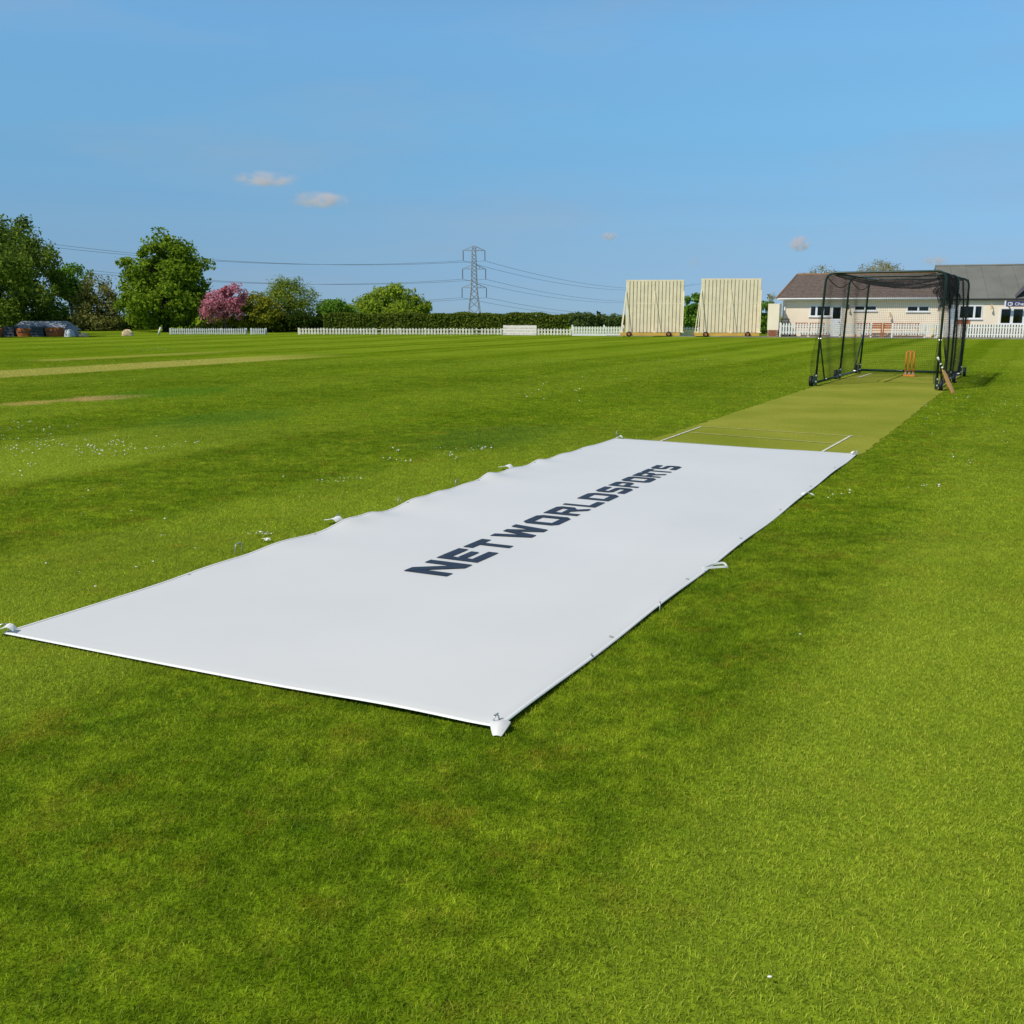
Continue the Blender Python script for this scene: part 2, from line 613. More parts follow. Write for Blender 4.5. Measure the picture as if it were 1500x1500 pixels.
STRIP_W = 2.82
T0 = Vector((2.08, 13.93)).dot(DV)
strip_mat, snt, sb = new_mat('pitch_turf')
sb.inputs['Roughness'].default_value = 0.9
sb.inputs['Specular IOR Level'].default_value = 0.0
sg = snt.nodes.new('ShaderNodeNewGeometry')
sn = snt.nodes.new('ShaderNodeTexNoise')
sn.inputs['Scale'].default_value = 0.55
sn.inputs['Detail'].default_value = 6
snt.links.new(sg.outputs['Position'], sn.inputs['Vector'])
sn2 = snt.nodes.new('ShaderNodeTexNoise')
sn2.inputs['Scale'].default_value = 60
sn2.inputs['Detail'].default_value = 4
snt.links.new(sg.outputs['Position'], sn2.inputs['Vector'])
sr = snt.nodes.new('ShaderNodeValToRGB')
sr.color_ramp.elements[0].position = 0.3
sr.color_ramp.elements[0].color = (0.190, 0.225, 0.024, 1)
sr.color_ramp.elements[1].position = 0.7
sr.color_ramp.elements[1].color = (0.300, 0.305, 0.048, 1)
snt.links.new(sn.outputs[0], sr.inputs[0])
sm = snt.nodes.new('ShaderNodeMix')
sm.data_type = 'RGBA'
sm.blend_type = 'OVERLAY'
sm.inputs[0].default_value = 0.45
snt.links.new(sr.outputs[0], sm.inputs[6])
snt.links.new(sn2.outputs[0], sm.inputs[7])
snt.links.new(sm.outputs[2], sb.inputs['Base Color'])
NSEG = 160
L_T0, L_T1 = T0 - 1.0, T0 + 17.0
sv, sf = [], []
COVER_PX = [(5, 925), (731, 1064), (1255, 664), (902, 641)]
COVER = [gnd(*q, z=0.03).xy for q in COVER_PX]            # near-left, near-right, far-right, far-left


def far_t(s_):
    """where the strip comes out from under the far edge of the cover"""
    f_ = s_ / STRIP_W
    return COVER[3].dot(DV) + (COVER[2].dot(DV) - COVER[3].dot(DV)) * f_


for s_ in (0.06, STRIP_W / 2, STRIP_W - .12):
    p = pv(s_, far_t(s_) - .30)
    sv.append((p.x, p.y, 0.006))
for i in range(1, NSEG + 1):
    for s_, dz in ((0.0 + random.uniform(-.03, .03), 0.006), (STRIP_W / 2, 0.009), (STRIP_W + random.uniform(-.03, .03), 0.006)):
        ta = far_t(s_) - .02
        p = pv(s_, ta + (L_T1 - ta) * (i - 1) / (NSEG - 1))
        sv.append((p.x, p.y, dz))
for i in range(NSEG):
    for k in range(2):
        a = i * 3 + k
        sf.append((a, a + 1, a + 4, a + 3))
strip = kind(mesh_obj('cricket_pitch', sv, sf, strip_mat), 'structure', 'pale olive strip of close cut turf running into the cage')


def line_between(a, b, w, mat='line', name='crease_line'):
    a, b = Vector(a), Vector(b)
    d = (b - a).normalized()
    n = Vector((-d.y, d.x)) * w / 2
    vs = [(*(a + n), .014), (*(a - n), .014), (*(b - n), .014), (*(b + n), .014)]
    mesh_obj(name, vs, [(0, 1, 2, 3)], M[mat], strip)


line_between(gnd(960, 650).xy, gnd(1027, 626).xy, 0.032)
line_between(gnd(1195, 668).xy, gnd(1247, 639).xy, 0.032)
line_between(gnd(1028, 625.5).xy, gnd(1262, 641).xy, 0.03, 'faint_line')
line_between(gnd(1012, 634.5).xy, gnd(1222, 651).xy, 0.035, 'faint_line')
line_between(gnd(1257, 553.5).xy, gnd(1276, 547.5).xy, 0.06)

# ------------------------------------------------------------------ grass blades near the camera


def blade_arrays(x, y, wid, hgt, rg):
    n = len(x)
    a = rg.uniform(0, 2 * np.pi, n)
    h = hgt * rg.uniform(0.4, 1.15, n) * np.where(rg.random(n) < .012, rg.uniform(1.6, 2.6, n), 1.0)
    lean = rg.uniform(0.3, 1.7, n) * h
    la = rg.uniform(0, 2 * np.pi, n)
    w = wid * rg.uniform(0.6, 1.3, n)
    cx, sx = np.cos(a) * w / 2, np.sin(a) * w / 2
    lx, ly = np.cos(la) * lean, np.sin(la) * lean
    v = np.zeros((n, 5, 3))
    v[:, 0] = np.stack([x - cx, y - sx, 0 * x - .004], 1)
    v[:, 1] = np.stack([x + cx, y + sx, 0 * x - .004], 1)
    v[:, 2] = np.stack([x + cx * .8 + lx * .4, y + sx * .8 + ly * .4, h * .68], 1)
    v[:, 3] = np.stack([x - cx * .8 + lx * .4, y - sx * .8 + ly * .4, h * .68], 1)
    v[:, 4] = np.stack([x + lx, y + ly, h], 1)
    return v


def blade_mesh(name, v):
    n = len(v)
    me = bpy.data.meshes.new(name)
    me.vertices.add(n * 5)
    me.vertices.foreach_set('co', v.reshape(-1))
    b = (np.arange(n) * 5)[:, None]
    idx = (b + np.array([0, 1, 2, 3, 3, 2, 4])).reshape(-1)
    me.loops.add(n * 7)
    me.loops.foreach_set('vertex_index', idx.astype(np.int32))
    me.polygons.add(n * 2)
    st = (np.arange(n) * 7)[:, None] + np.array([0, 4])
    me.polygons.foreach_set('loop_start', st.reshape(-1).astype(np.int32))
    me.update(calc_edges=True)
    me.validate()
    me.materials.append(M['blade'])
    return me


def blade_tile(name, size, n, wid, hgt, seed):
    rg = np.random.default_rng(seed)
    x, y = rg.uniform(-size / 2, size / 2, (2, n))
    return bpy.data.objects.new(name, blade_mesh(name, blade_arrays(x, y, wid, hgt, rg)))


TIERS = [(0.5, 6500, 0.0023, 0.0130, 0.8, 7.5), (1.0, 8500, 0.0040, 0.0125, 7.5, 15.5), (2.0, 6500, 0.008, 0.0125, 15.5, 27.5), (2.0, 2200, 0.0125, 0.0125, 27.5, 37.5)]
tile_cols = []
pts, tier_id, edge_blades = [], [], []
STRIP_Q = [pv(0, far_t(0)), pv(STRIP_W, far_t(STRIP_W)), pv(STRIP_W, L_T1), pv(0, L_T1)]


def side_np(x, y, poly):
    """distance inside a convex polygon given anticlockwise (negative outside)"""
    d = np.full(np.shape(x), 1e9)
    for i in range(4):
        a, b = poly[i], poly[(i + 1) % 4]
        e = (b - a).normalized()
        d = np.minimum(d, e.x * (y - a.y) - e.y * (x - a.x))
    return d


def min_side(p, poly):
    return float(side_np(np.array(p.x), np.array(p.y), poly))



def in_poly(p, poly, margin=0.0):
    for i in range(4):
        a, b = poly[i], poly[(i + 1) % 4]
        e = (b - a).normalized()
        if e.x * (p.y - a.y) - e.y * (p.x - a.x) < margin:
            return False
    return True


for k, (size, n, wid, hgt, y0, y1) in enumerate(TIERS):
    c = bpy.data.collections.new('turf_tiles')
    for q in range(4):
        c.objects.link(blade_tile('turf_tile', size, n, wid, hgt, 50 + 10 * k + q))
    tile_cols.append(c)
    x_ = np.arange(-30, 30, size) + size / 2
    y_ = np.arange(y0, y1, size) + size / 2
    for yy in y_:
        for xx in x_:
            if abs(xx) > 0.53 * yy + 1.6 + size:
                continue
            p = Vector((xx, yy))
            d_cov = min_side(p, COVER)
            if d_cov > size * 0.71 or min_side(p, STRIP_Q) > size * 0.71:
                continue
            if d_cov > -size * 0.71 or min_side(p, STRIP_Q) > -size * 0.71:
                bx, by = RNG.uniform(-size / 2, size / 2, (2, n))
                bx, by = bx + xx, by + yy
                ok = np.minimum(-side_np(bx, by, COVER) + .012, -side_np(bx, by, STRIP_Q) + .0) > 0
                edge_blades.append(blade_arrays(bx[ok], by[ok], wid, hgt, RNG))
                continue
            pts.append((xx, yy, 0))
            tier_id.append(k)
me = bpy.data.meshes.new('mown_grass')
me.from_pydata(pts, [], [])
at_ = me.attributes.new('tier', 'INT', 'POINT')
at_.data.foreach_set('value', tier_id)
kind(link('mown_grass', blade_mesh('mown_grass', np.concatenate(edge_blades))), 'stuff', 'short mown grass blades along the edges of the cover and the pitch')
grass = kind(link('mown_grass', me), 'stuff', 'short mown grass blades of the outfield in the foreground')
ng = bpy.data.node_groups.new('scatter_turf', 'GeometryNodeTree')
ng.interface.new_socket('Geometry', in_out='INPUT', socket_type='NodeSocketGeometry')
ng.interface.new_socket('Geometry', in_out='OUTPUT', socket_type='NodeSocketGeometry')
gi, go_ = ng.nodes.new('NodeGroupInput'), ng.nodes.new('NodeGroupOutput')
jn = ng.nodes.new('GeometryNodeJoinGeometry')
at_n = ng.nodes.new('GeometryNodeInputNamedAttribute')
at_n.data_type = 'INT'
at_n.inputs[0].default_value = 'tier'
rot = ng.nodes.new('FunctionNodeRandomValue')
rot.data_type = 'INT'
rot.inputs[4].default_value = 0
rot.inputs[5].default_value = 3
rm = ng.nodes.new('ShaderNodeMath')
rm.operation = 'MULTIPLY'
rm.inputs[1].default_value = math.pi / 2
ng.links.new(rot.outputs[2], rm.inputs[0])
cx_ = ng.nodes.new('ShaderNodeCombineXYZ')
ng.links.new(rm.outputs[0], cx_.inputs[2])
for k in range(len(TIERS)):
    ci = ng.nodes.new('GeometryNodeCollectionInfo')
    ci.inputs[0].default_value = tile_cols[k]
    ci.inputs[1].default_value = True
    ci.inputs[2].default_value = True
    cmp_ = ng.nodes.new('FunctionNodeCompare')
    cmp_.data_type = 'INT'
    cmp_.operation = 'EQUAL'
    ng.links.new(at_n.outputs[0], cmp_.inputs[2])
    cmp_.inputs[3].default_value = k
    iop = ng.nodes.new('GeometryNodeInstanceOnPoints')
    iop.inputs['Pick Instance'].default_value = True
    ng.links.new(gi.outputs[0], iop.inputs['Points'])
    ng.links.new(cmp_.outputs[0], iop.inputs['Selection'])
    ng.links.new(ci.outputs[0], iop.inputs['Instance'])
    ng.links.new(cx_.outputs[0], iop.inputs['Rotation'])
    ng.links.new(iop.outputs[0], jn.inputs[0])
ng.links.new(jn.outputs[0], go_.inputs[0])
md = grass.modifiers.new('scatter', 'NODES')
md.node_group = ng

# daisies in the turf
dm = MB()


def daisy(x, y, r):
    z = 0.022 + random.random() * 0.012
    tx, ty = random.uniform(-.4, .4), random.uniform(-.4, .4)
    n = 7
    ring = [(x + math.cos(2 * math.pi * k / n) * r, y + math.sin(2 * math.pi * k / n) * r, z + r * (tx * math.cos(2 * math.pi * k / n) + ty * math.sin(2 * math.pi * k / n))) for k in range(n)]
    dm.add(ring + [(x, y, z + r * .35)], [(k, (k + 1) % n, n) for k in range(n)])


for (x0, y0, x1, y1, n, r) in [(0, 615, 120, 655, 90, .009), (0, 645, 200, 672, 130, .010), (150, 640, 300, 670, 60, .009), (0, 680, 90, 710, 14, .010),
                               (350, 782, 415, 800, 24, .011), (560, 655, 680, 680, 40, .010), (640, 655, 720, 672, 20, .010), (420, 690, 560, 710, 20, .010),
                               (1250, 575, 1500, 700, 45, .009), (1400, 540, 1500, 600, 40, .010), (0, 500, 300, 515, 40, .018), (900, 500, 1500, 535, 50, .014),
                               (0, 700, 700, 900, 40, .009), (330, 1000, 380, 1015, 5, .010), (900, 930, 920, 950, 2, .013),
                               (1330, 700, 1480, 720, 12, .010), (700, 500, 1100, 600, 40, .013), (1120, 1440, 1132, 1446, 1, .006), (1180, 720, 1320, 760, 6, .008), (1170, 930, 1182, 940, 1, .012)]:
    big_ = (x1 - x0) * (y1 - y0) > 60000
    cl = [(random.uniform(x0, x1), random.uniform(y0, y1)) for _ in range(n if big_ else max(2, n // 7))]
    made = 0
    while made < n:
        c = cl[made % n] if big_ else random.choice(cl)
        qx, qy = c[0] + random.gauss(0, (x1 - x0) * .10), c[1] + random.gauss(0, (y1 - y0) * .08)
        made += 1
        if not (x0 <= qx <= x1 and y0 <= qy <= y1):
            continue
        p = gnd(qx, qy)
        if in_poly(p.xy, COVER, -0.15):
            continue
        srel = -(p.xy - Vector((2.08, 13.93))).dot(NV)
        if 0 < srel < STRIP_W:
            continue
        daisy(p.x, p.y, r * random.uniform(.6, 1.2))
kind(dm.build('daisies', M['daisy']), 'stuff', 'small white daisies scattered in the lawn')

# ------------------------------------------------------------------ the cover
cm, cnt, cb = new_mat('white_pvc')
cb.inputs['Base Color'].default_value = (0.735, 0.765, 0.785, 1)
cb.inputs['Roughness'].default_value = 0.42
cb.inputs['Specular IOR Level'].default_value = 0.45
cg = cnt.nodes.new('ShaderNodeNewGeometry')
cn1 = cnt.nodes.new('ShaderNodeTexNoise')
cn1.inputs['Scale'].default_value = 0.8
cn1.inputs['Detail'].default_value = 3
cnt.links.new(cg.outputs['Position'], cn1.inputs['Vector'])
cr1 = cnt.nodes.new('ShaderNodeValToRGB')
cr1.color_ramp.elements[0].position = 0.3
cr1.color_ramp.elements[0].color = (0.680, 0.672, 0.645, 1)
cr1.color_ramp.elements[1].position = 0.7
cr1.color_ramp.elements[1].color = (0.718, 0.708, 0.678, 1)
cnt.links.new(cn1.outputs[0], cr1.inputs[0])
cnt.links.new(cr1.outputs[0], cb.inputs['Base Color'])
M['pvc'] = cm
M['pvc_hem'] = plain('pvc_hem', (0.80, 0.80, 0.76), 0.5, 0.04, 5)

A0, B0, C0, D0 = COVER


def cov_xy(u, v):
    """u along (near to far), v across (right to left)"""
    r = B0.lerp(C0, u)
    l = A0.lerp(D0, u)
    return r.lerp(l, v)


LEFT_BUMPS = [(0.17, .010, .035), (0.245, .018, .03), (0.335, .030, .022), (0.37, .022, .015), (0.445, .026, .025), (0.49, .020, .02), (0.545, .016, .03), (0.60, .038, .018), (0.655, .022, .03), (0.73, .026, .02), (0.80, .016, .03), (0.88, .012, .03)]


def cov_z(u, v):
    z = 0.0225
    z += 0.0035 * math.sin(u * 9.0 + v * 2.2 + 0.4) + 0.0025 * math.sin(u * 17 - v * 5 + 1.7)
    z += 0.020 * math.exp(-((v - 0.17 - .05 * math.sin(u * 4)) / 0.15) ** 2) * (0.35 + 0.65 * math.exp(-((u - .28) / .30) ** 2))
    # puckered left edge
    for (c, h, w) in LEFT_BUMPS:
        h *= 1.1
        z += h * math.exp(-((u - c) / w) ** 2) * math.exp(-((1 - v) / 0.045) ** 2)
        z += 0.35 * h * math.exp(-((u - c) / (w * 1.4)) ** 2) * math.exp(-((1 - v) / 0.15) ** 2)
    # right edge: gentle scallops between the pegs
    z += 0.006 * math.sin(u * 31 + 1) * math.exp(-(v / 0.03) ** 2)
    e = min(v, 1 - v, u * 3, (1 - u) * 3)
    z -= 0.006 * math.exp(-(e / 0.006) ** 2) * (1 - .75 * min(1, max(0, (v - .2) / .6)))
    return z


NU, NVV = 240, 70
vs_ = [0.0] + [0.5 - 0.5 * math.cos(math.pi * (0.12 + 0.76 * j / (NVV - 2))) for j in range(NVV - 1)] + [1.0]
lo, hi = vs_[1], vs_[-2]
vs_ = [(v - lo) / (hi - lo) * 0.985 + 0.0075 if 0 < i < len(vs_) - 1 else v for i, v in enumerate(vs_)]
cv, cf = [], []
for i in range(NU + 1):
    u = i / NU
    for v in vs_:
        p = cov_xy(u, v)
        # edges pull in slightly between the fixings
        cv.append((p.x, p.y, cov_z(u, v)))
nv = len(vs_)
for i in range(NU):
    for j in range(nv - 1):
        cf.append((i * nv + j, (i + 1) * nv + j, (i + 1) * nv + j + 1, i * nv + j + 1))
# skirt turned down all round so that the sheet has a thickness
cover = empty('pitch_cover', (0, 0, 0))
tag(cover, 'large flat white PVC sheet pegged over the pitch with navy lettering', 'pitch cover')
mesh_obj('sheet', cv, [tuple(reversed(f)) for f in cf], M['pvc'], cover, True)
edge = [(i / 120, 0.0) for i in range(121)] + [(1.0, j / 40) for j in range(1, 41)] + [(1 - i / 120, 1.0) for i in range(1, 121)] + [(0.0, 1 - j / 40) for j in range(1, 40)]
hm = MB()
hp = []
for (u, v) in edge:
    p = cov_xy(u, v)
    hp.append(Vector((p.x, p.y, cov_z(u, v))))
hp.append(hp[0])
cen = Vector((*cov_xy(.5, .5), 0))
for i in range(len(hp) - 1):
    a, b = hp[i], hp[i + 1]
    t = (b - a).normalized()
    inn = Vector((-t.y, t.x, 0))
    if inn.dot(cen - a) < 0:
        inn = -inn
    dn = Vector((0, 0, -0.003))
    q = [a + inn * .012 + Vector((0, 0, .003)), b + inn * .012 + Vector((0, 0, .003)), b + Vector((0, 0, .004)), a + Vector((0, 0, .004)), b - inn * .004 + dn, a - inn * .004 + dn]
    hm.add(q, [(0, 1, 2, 3), (3, 2, 4, 5)])
hm.build('hem', M['pvc_hem'], cover, True)

# printed letters: blocky capitals laid on the sheet
W_ = .20


def letter_strokes(ch):
    k = 0.245
    o = {
        'N': [[(0, 0), (k, 0), (k, 1), (0, 1)], [(1 - k, 0), (1, 0), (1, 1), (1 - k, 1)], [(0, 1), (k * 1.25, 1), (1, 0), (1 - k * 1.25, 0)]],
        'E': [[(0, 0), (k, 0), (k, 1), (0, 1)], [(k, 0), (1, 0), (1, k), (k, k)], [(k, 1 - k), (1, 1 - k), (1, 1), (k, 1)], [(k, .4), (.85, .4), (.85, .6), (k, .6)]],
        'T': [[(0, 1 - k), (1, 1 - k), (1, 1), (0, 1)], [(.5 - k / 2, 0), (.5 + k / 2, 0), (.5 + k / 2, 1 - k), (.5 - k / 2, 1 - k)]],
        'W': [[(.0, 1), (.19, 1), (.36, 0), (.17, 0)], [(.19, 0), (.36, 0), (.58, .95), (.42, .95)], [(.42, .95), (.58, .95), (.81, 0), (.64, 0)], [(.64, 0), (.83, 0), (1, 1), (.81, 1)]],
        'O': [[(.14, 0), (.86, 0), (.86, k), (.14, k)], [(.14, 1 - k), (.86, 1 - k), (.86, 1), (.14, 1)], [(0, .14), (.14, 0), (k, k), (k, 1 - k), (.14, 1), (0, .86)],
              [(.86, 0), (1, .14), (1, .86), (.86, 1), (1 - k, 1 - k), (1 - k, k)]],
        'R': [[(0, 0), (k, 0), (k, 1), (0, 1)], [(k, 1 - k), (.86, 1 - k), (.86, 1), (k, 1)], [(k, .38), (.86, .38), (.86, .56), (k, .56)], [(.86, .38), (1, .5), (1, .88), (.86, 1), (1 - k, 1 - k), (1 - k, .56)],
              [(.46, .38), (.72, .38), (1, 0), (.76, 0)]],
        'L': [[(0, 0), (k, 0), (k, 1), (0, 1)], [(k, 0), (1, 0), (1, k), (k, k)]],
        'D': [[(0, 0), (k, 0), (k, 1), (0, 1)], [(k, 0), (.82, 0), (.82, k), (k, k)], [(k, 1 - k), (.82, 1 - k), (.82, 1), (k, 1)], [(.82, 0), (1, .18), (1, .82), (.82, 1), (1 - k, 1 - k), (1 - k, k)]],
        'S': [[(0, 0), (.86, 0), (.86, k), (0, k)], [(.14, 1 - k), (1, 1 - k), (1, 1), (.14, 1)], [(.14, .41), (.86, .41), (.86, .60), (.14, .60)], [(0, .54), (.14, .41), (k, .60), (k, 1 - k), (.14, 1), (0, .87)],
              [(.86, 0), (1, .13), (1, .47), (.86, .60), (1 - k, .41), (1 - k, k)]],
        'P': [[(0, 0), (k, 0), (k, 1), (0, 1)], [(k, 1 - k), (.86, 1 - k), (.86, 1), (k, 1)], [(k, .36), (.86, .36), (.86, .55), (k, .55)], [(.86, .36), (1, .49), (1, .88), (.86, 1), (1 - k, 1 - k), (1 - k, .55)]],
    }
    return o[ch]


TEXT = [('N', 2.00, 2.39), ('E', 2.43, 2.79), ('T', 2.82, 3.15), ('W', 3.24, 3.75), ('O', 3.80, 4.18), ('R', 4.24, 4.60), ('L', 4.66, 4.94), ('D', 4.99, 5.36),
        ('S', 5.42, 5.74), ('P', 5.80, 6.08), ('O', 6.13, 6.46), ('R', 6.50, 6.78), ('T', 6.79, 7.05), ('S', 7.07, 7.36)]
COV_L = 9.5
for ch, a, b in TEXT:
    a, b = a + (b - a) * .04 + .06, b - (b - a) * .05 + .06
    v_lo, v_hi = 1.50 / 3.12 + .012 * (a - 2) / 5, 1.84 / 3.12
    mb = MB()
    for si, poly in enumerate(letter_strokes(ch)):
        vs3 = []
        for (x, y) in poly:
            u = (a + (b - a) * x) / COV_L
            v = v_lo + (v_hi - v_lo) * y
            p = cov_xy(u, v)
            vs3.append((p.x, p.y, cov_z(u, v) + .0045 + .0006 * si))
        mb.add(vs3, [tuple(reversed(range(len(poly))))])
    lo_ = mb.build('letter', M['letter'], cover)
    lo_['label'] = 'navy printed letter ' + ch

# eyelets (parts), and the pegs, straps that hold the sheet
def edge_point(px, py):
    return gnd(px, py, 0.03)


def torus(mb, c, R_, r, nrm, n=12, arc=1.0):
    nrm = Vector(nrm).normalized()
    a = nrm.orthogonal().normalized()
    b = nrm.cross(a)
    pts_ = [Vector(c) + (a * math.cos(2 * math.pi * arc * k / n) + b * math.sin(2 * math.pi * arc * k / n)) * R_ for k in range(n + 1)]
    mb.tube(pts_, r, 5, cap=arc < 1)


for i in range(1, 7):
    for v in (0.010, 0.990):
        u = i / 7
        p = cov_xy(u, v)
        m_ = MB()
        torus(m_, (p.x, p.y, cov_z(u, v) + .005), .009, .0025, (0, 0, 1), 10)
        m_.build('eyelet', M['bolt'], cover)


def strap(px, py, ang, ln, wide, loop=False):
    """webbing tab sewn to the edge of the sheet, part of the cover"""
    p = edge_point(px, py)
    d = Vector((math.cos(ang), math.sin(ang), 0))
    n = Vector((-d.y, d.x, 0))
    m_ = MB()
    if loop:
        path = [p - d * .05, p + d * ln * .35 + n * .035 + Vector((0, 0, .02)), p + d * ln * .9 + n * .03 + Vector((0, 0, .03)), p + d * ln, p + d * ln * .95 - n * .02 + Vector((0, 0, .015)), p + d * ln * .4 - n * .008 + Vector((0, 0, .01)), p - d * .05 + n * .002]
        path = [q + Vector((0, 0, .008)) for q in rounded(path, .02, 3)]
        w = wide
        for i in range(len(path) - 1):
            a, b = path[i], path[i + 1]
            up = Vector((0, 0, w / 2))
            m_.add([a - up, b - up, b + up, a + up], [(0, 1, 2, 3)])
            sd = Vector((0, 0, w / 2)) + n * .004
    else:
        segs = 6
        prev = None
        for i in range(segs + 1):
            t = i / segs
            q = p + d * (ln * t - .04) + Vector((0, 0, .012 + .018 * math.sin(t * math.pi) + .006 * math.sin(t * 7)))
            cur = (q + n * wide / 2, q - n * wide / 2 + Vector((0, 0, .01 * math.sin(t * 5))))
            if prev:
                m_.add([prev[0], prev[1], cur[1], cur[0]], [(0, 1, 2, 3)])
            prev = cur
    o = m_.build('strap', M['strap'], cover)
    sol = o.modifiers.new('thick', 'SOLIDIFY')
    sol.thickness = .004
    return o


strap(1040, 834, R(5), .12, .014, True)
strap(1180, 726, R(12), .12, .045)
strap(492, 764, R(152), .13, .09)
strap(745, 686, R(152), .15, .09)
strap(1251, 665, R(20), .09, .04)
strap(908, 642, R(160), .09, .035)
strap(12, 925, R(180), .11, .045)

# the near corner flap, folded down over the turf
fm = MB()
cpt = Vector((*COVER[1], .03))
out_d = (COVER[1] - (COVER[0] + COVER[2]) / 2).normalized()
od = Vector((out_d.x, out_d.y, 0))
on = Vector((-od.y, od.x, 0))
rows = []
for i in range(7):
    t = i / 6
    row = []
    for j in range(7):
        w = (j - 3) / 3
        wd = .044 * (1 - .6 * t ** 2)
        q = cpt + od * (-.05 + .095 * t) + on * (w * wd)
        q.z = .034 + .014 * math.sin(t * 2.8) * (1 - w * w) - .032 * t ** 2 + .004 * math.sin(w * 4 + t * 3) * (1 - t)
        row.append(q)
    rows.append(row)
fm.add([q for row in rows for q in row], [(i * 7 + j, i * 7 + j + 1, (i + 1) * 7 + j + 1, (i + 1) * 7 + j) for i in range(6) for j in range(6)])
fo = fm.build('corner_flap', M['pvc'], cover, True)
fo.modifiers.new('thick', 'SOLIDIFY').thickness = .004
fo.modifiers.new('sub', 'SUBSURF').levels = 1


def peg(px, py, ang, label, h=.07, w=.035):
    p = gnd(px, py)
    e = empty('ground_peg', (p.x, p.y, 0), ang)
    m_ = MB()
    m_.tube(rounded([(-w, 0, -.02), (-w * .9, 0, h), (w * .9, .012, h), (w, .012, -.02)], .03, 5), .0038, 6)
    m_.build('hoop', M['bolt'], e, True)
    tag(e, label, 'peg', 'wire pegs along the edges of the cover')


peg(728, 1067, R(30), 'wire peg through the near corner flap of the white cover', .062, .018)
peg(351, 812, R(60), 'tall wire peg at the left edge of the cover beside a cluster of daisies', .085, .042)
peg(496, 764, R(60), 'wire peg beside the white strap nearest the camera on the left edge', .06, .04)
peg(586, 737, R(60), 'small wire peg at the left edge between the two bends before the far strap', .05, .035)
peg(670, 711, R(60), 'wire peg just beyond the highest pucker of the left edge', .06, .04)
peg(968, 894, R(60), 'bent wire peg at the right edge of the cover nearer than the looped strap', .05, .02)
peg(868, 967, R(60), 'wire peg at the right edge nearest the corner flap, beside two daisies', .03, .02)
peg(904, 641, R(60), 'wire peg at the far left corner of the white cover', .09, .03)
peg(1256, 666, R(60), 'wire peg at the far right corner of the white cover', .06, .05)
peg(6, 927, R(10), 'wire peg through the left corner tab at the picture edge', .05, .03)

# ------------------------------------------------------------------ batting cage
CA = math.atan2(29.0 - 23.66, 10.16 - 7.21)
cage = empty('batting_cage', (7.21, 23.66, 0), CA)            # local x: along the pitch, local y: to the left
tag(cage, 'dark green wheeled batting cage frame with black netting over the pitch end', 'batting cage')
CW, CL, CH = 2.66, 5.75, 2.62
LEAN = .10
cr = .026
STN = [0.0, CL * .5, CL]


def hoop(x):
    m_ = MB()
    m_.tube(rounded([(x, 0, .10), (x, -LEAN, CH), (x, -CW - .02, CH), (x, -CW, .10)], .22, 6), cr, 8)
    return m_.build('hoop', M['cage_green'], cage, True)


for x in STN:
    hoop(x)
for y in (0.0, -CW):
    MB().tube([(0, y, .09), (CL, y, .09)], .028, 8).build('base_rail', M['cage_green'], cage, True)
MB().tube([(CL, 0, .10), (CL, -CW, .10)], .034, 8).build('back_rail', M['cage_green'], cage, True)
for y in (-LEAN - .17, -CW + .17 - .02):
    MB().tube([(0, y, CH - .005), (CL, y, CH - .005)], .026, 8).build('top_rail', M['cage_green'], cage, True)
for y, y2 in ((0.0, -LEAN * .42), (-CW, -CW)):
    MB().tube([(0, y2, 1.12), (1.0, y, .10)], .018, 6).build('brace', M['cage_green'], cage, True)
    MB().tube([(CL, y2, 1.12), (CL - .9, y, .10)], .018, 6).build('brace', M['cage_green'], cage, True)
for x in STN:
    for y, sg_ in ((0.0, 1), (-CW, -1)):
        yy = y + sg_ * .10
        wl = MB().disc((x, yy, .125), (0, 1, 0), .125, .07, 18).build('wheel', M['rubber'], cage, True)
        MB().disc((x, yy, .125), (0, 1, 0), .055, .085, 12).build('hub', M['bolt'], wl)
        MB().box((x - .05, y - .03, .03), (x + .05, y + .03, .30)).build('wheel_bracket', M['cage_green'], cage)
def bolt(p, ax, r, w):
    MB().disc(p, ax, r, w, 8).build('bolt', M['bolt'], cage)


for x in STN:
    for y in (0.0, -CW):
        for z in (.12, .26):
            bolt((x - .055, y - .02, z), (1, 0, 0), .02, .02)
for y in (0.0, -CW):
    bolt((0, y - (LEAN * .42 if y == 0 else 0), 1.12), (0, 1, 0), .022, .06)
    bolt((1.0, y - .02, .12), (0, 1, 0), .020, .06)
    bolt((CL - .9, y - .02, .12), (0, 1, 0), .020, .06)


def net_panel(fn, nu, nv_, su, sv_, r, name='net'):
    """cords both ways over the surface fn(u, v)"""
    m_ = MB()
    for i in range(nu + 1):
        m_.tube([fn(i / nu, k / sv_) for k in range(sv_ + 1)], r, 3, cap=False)
    for j in range(nv_ + 1):
        m_.tube([fn(k / su, j / nv_) for k in range(su + 1)], r, 3, cap=False)
    return m_.build(name, M['net'], cage)


PITCHN, NR = .052, .0020


def side_net(y, out):
    def fn(u, v):
        x = u * CL
        z = .06 + v * (CH - .10)
        b = out * (.06 * math.sin(v * math.pi) + .13 * math.exp(-((v - .16) / .2) ** 2) * math.exp(-(u / .10) ** 2))
        lean = -LEAN * v if y == 0 else 0
        return Vector((x + .03 * math.sin(v * 6 + u * 9), y + lean + b + .02 * math.sin(u * 21 + v * 4), z))
    return net_panel(fn, int(CL / PITCHN), int(CH / PITCHN), 26, 8, NR)


side_net(0.0, 1)
side_net(-CW, -1)


def back_net(u, v):
    return Vector((CL + .10 * math.sin(v * math.pi) + .02 * math.sin(u * 20), -CW * u - LEAN * v * (1 - u), .06 + v * (CH - .1)))


net_panel(back_net, int(CW / PITCHN), int(CH / PITCHN), 8, 8, NR)


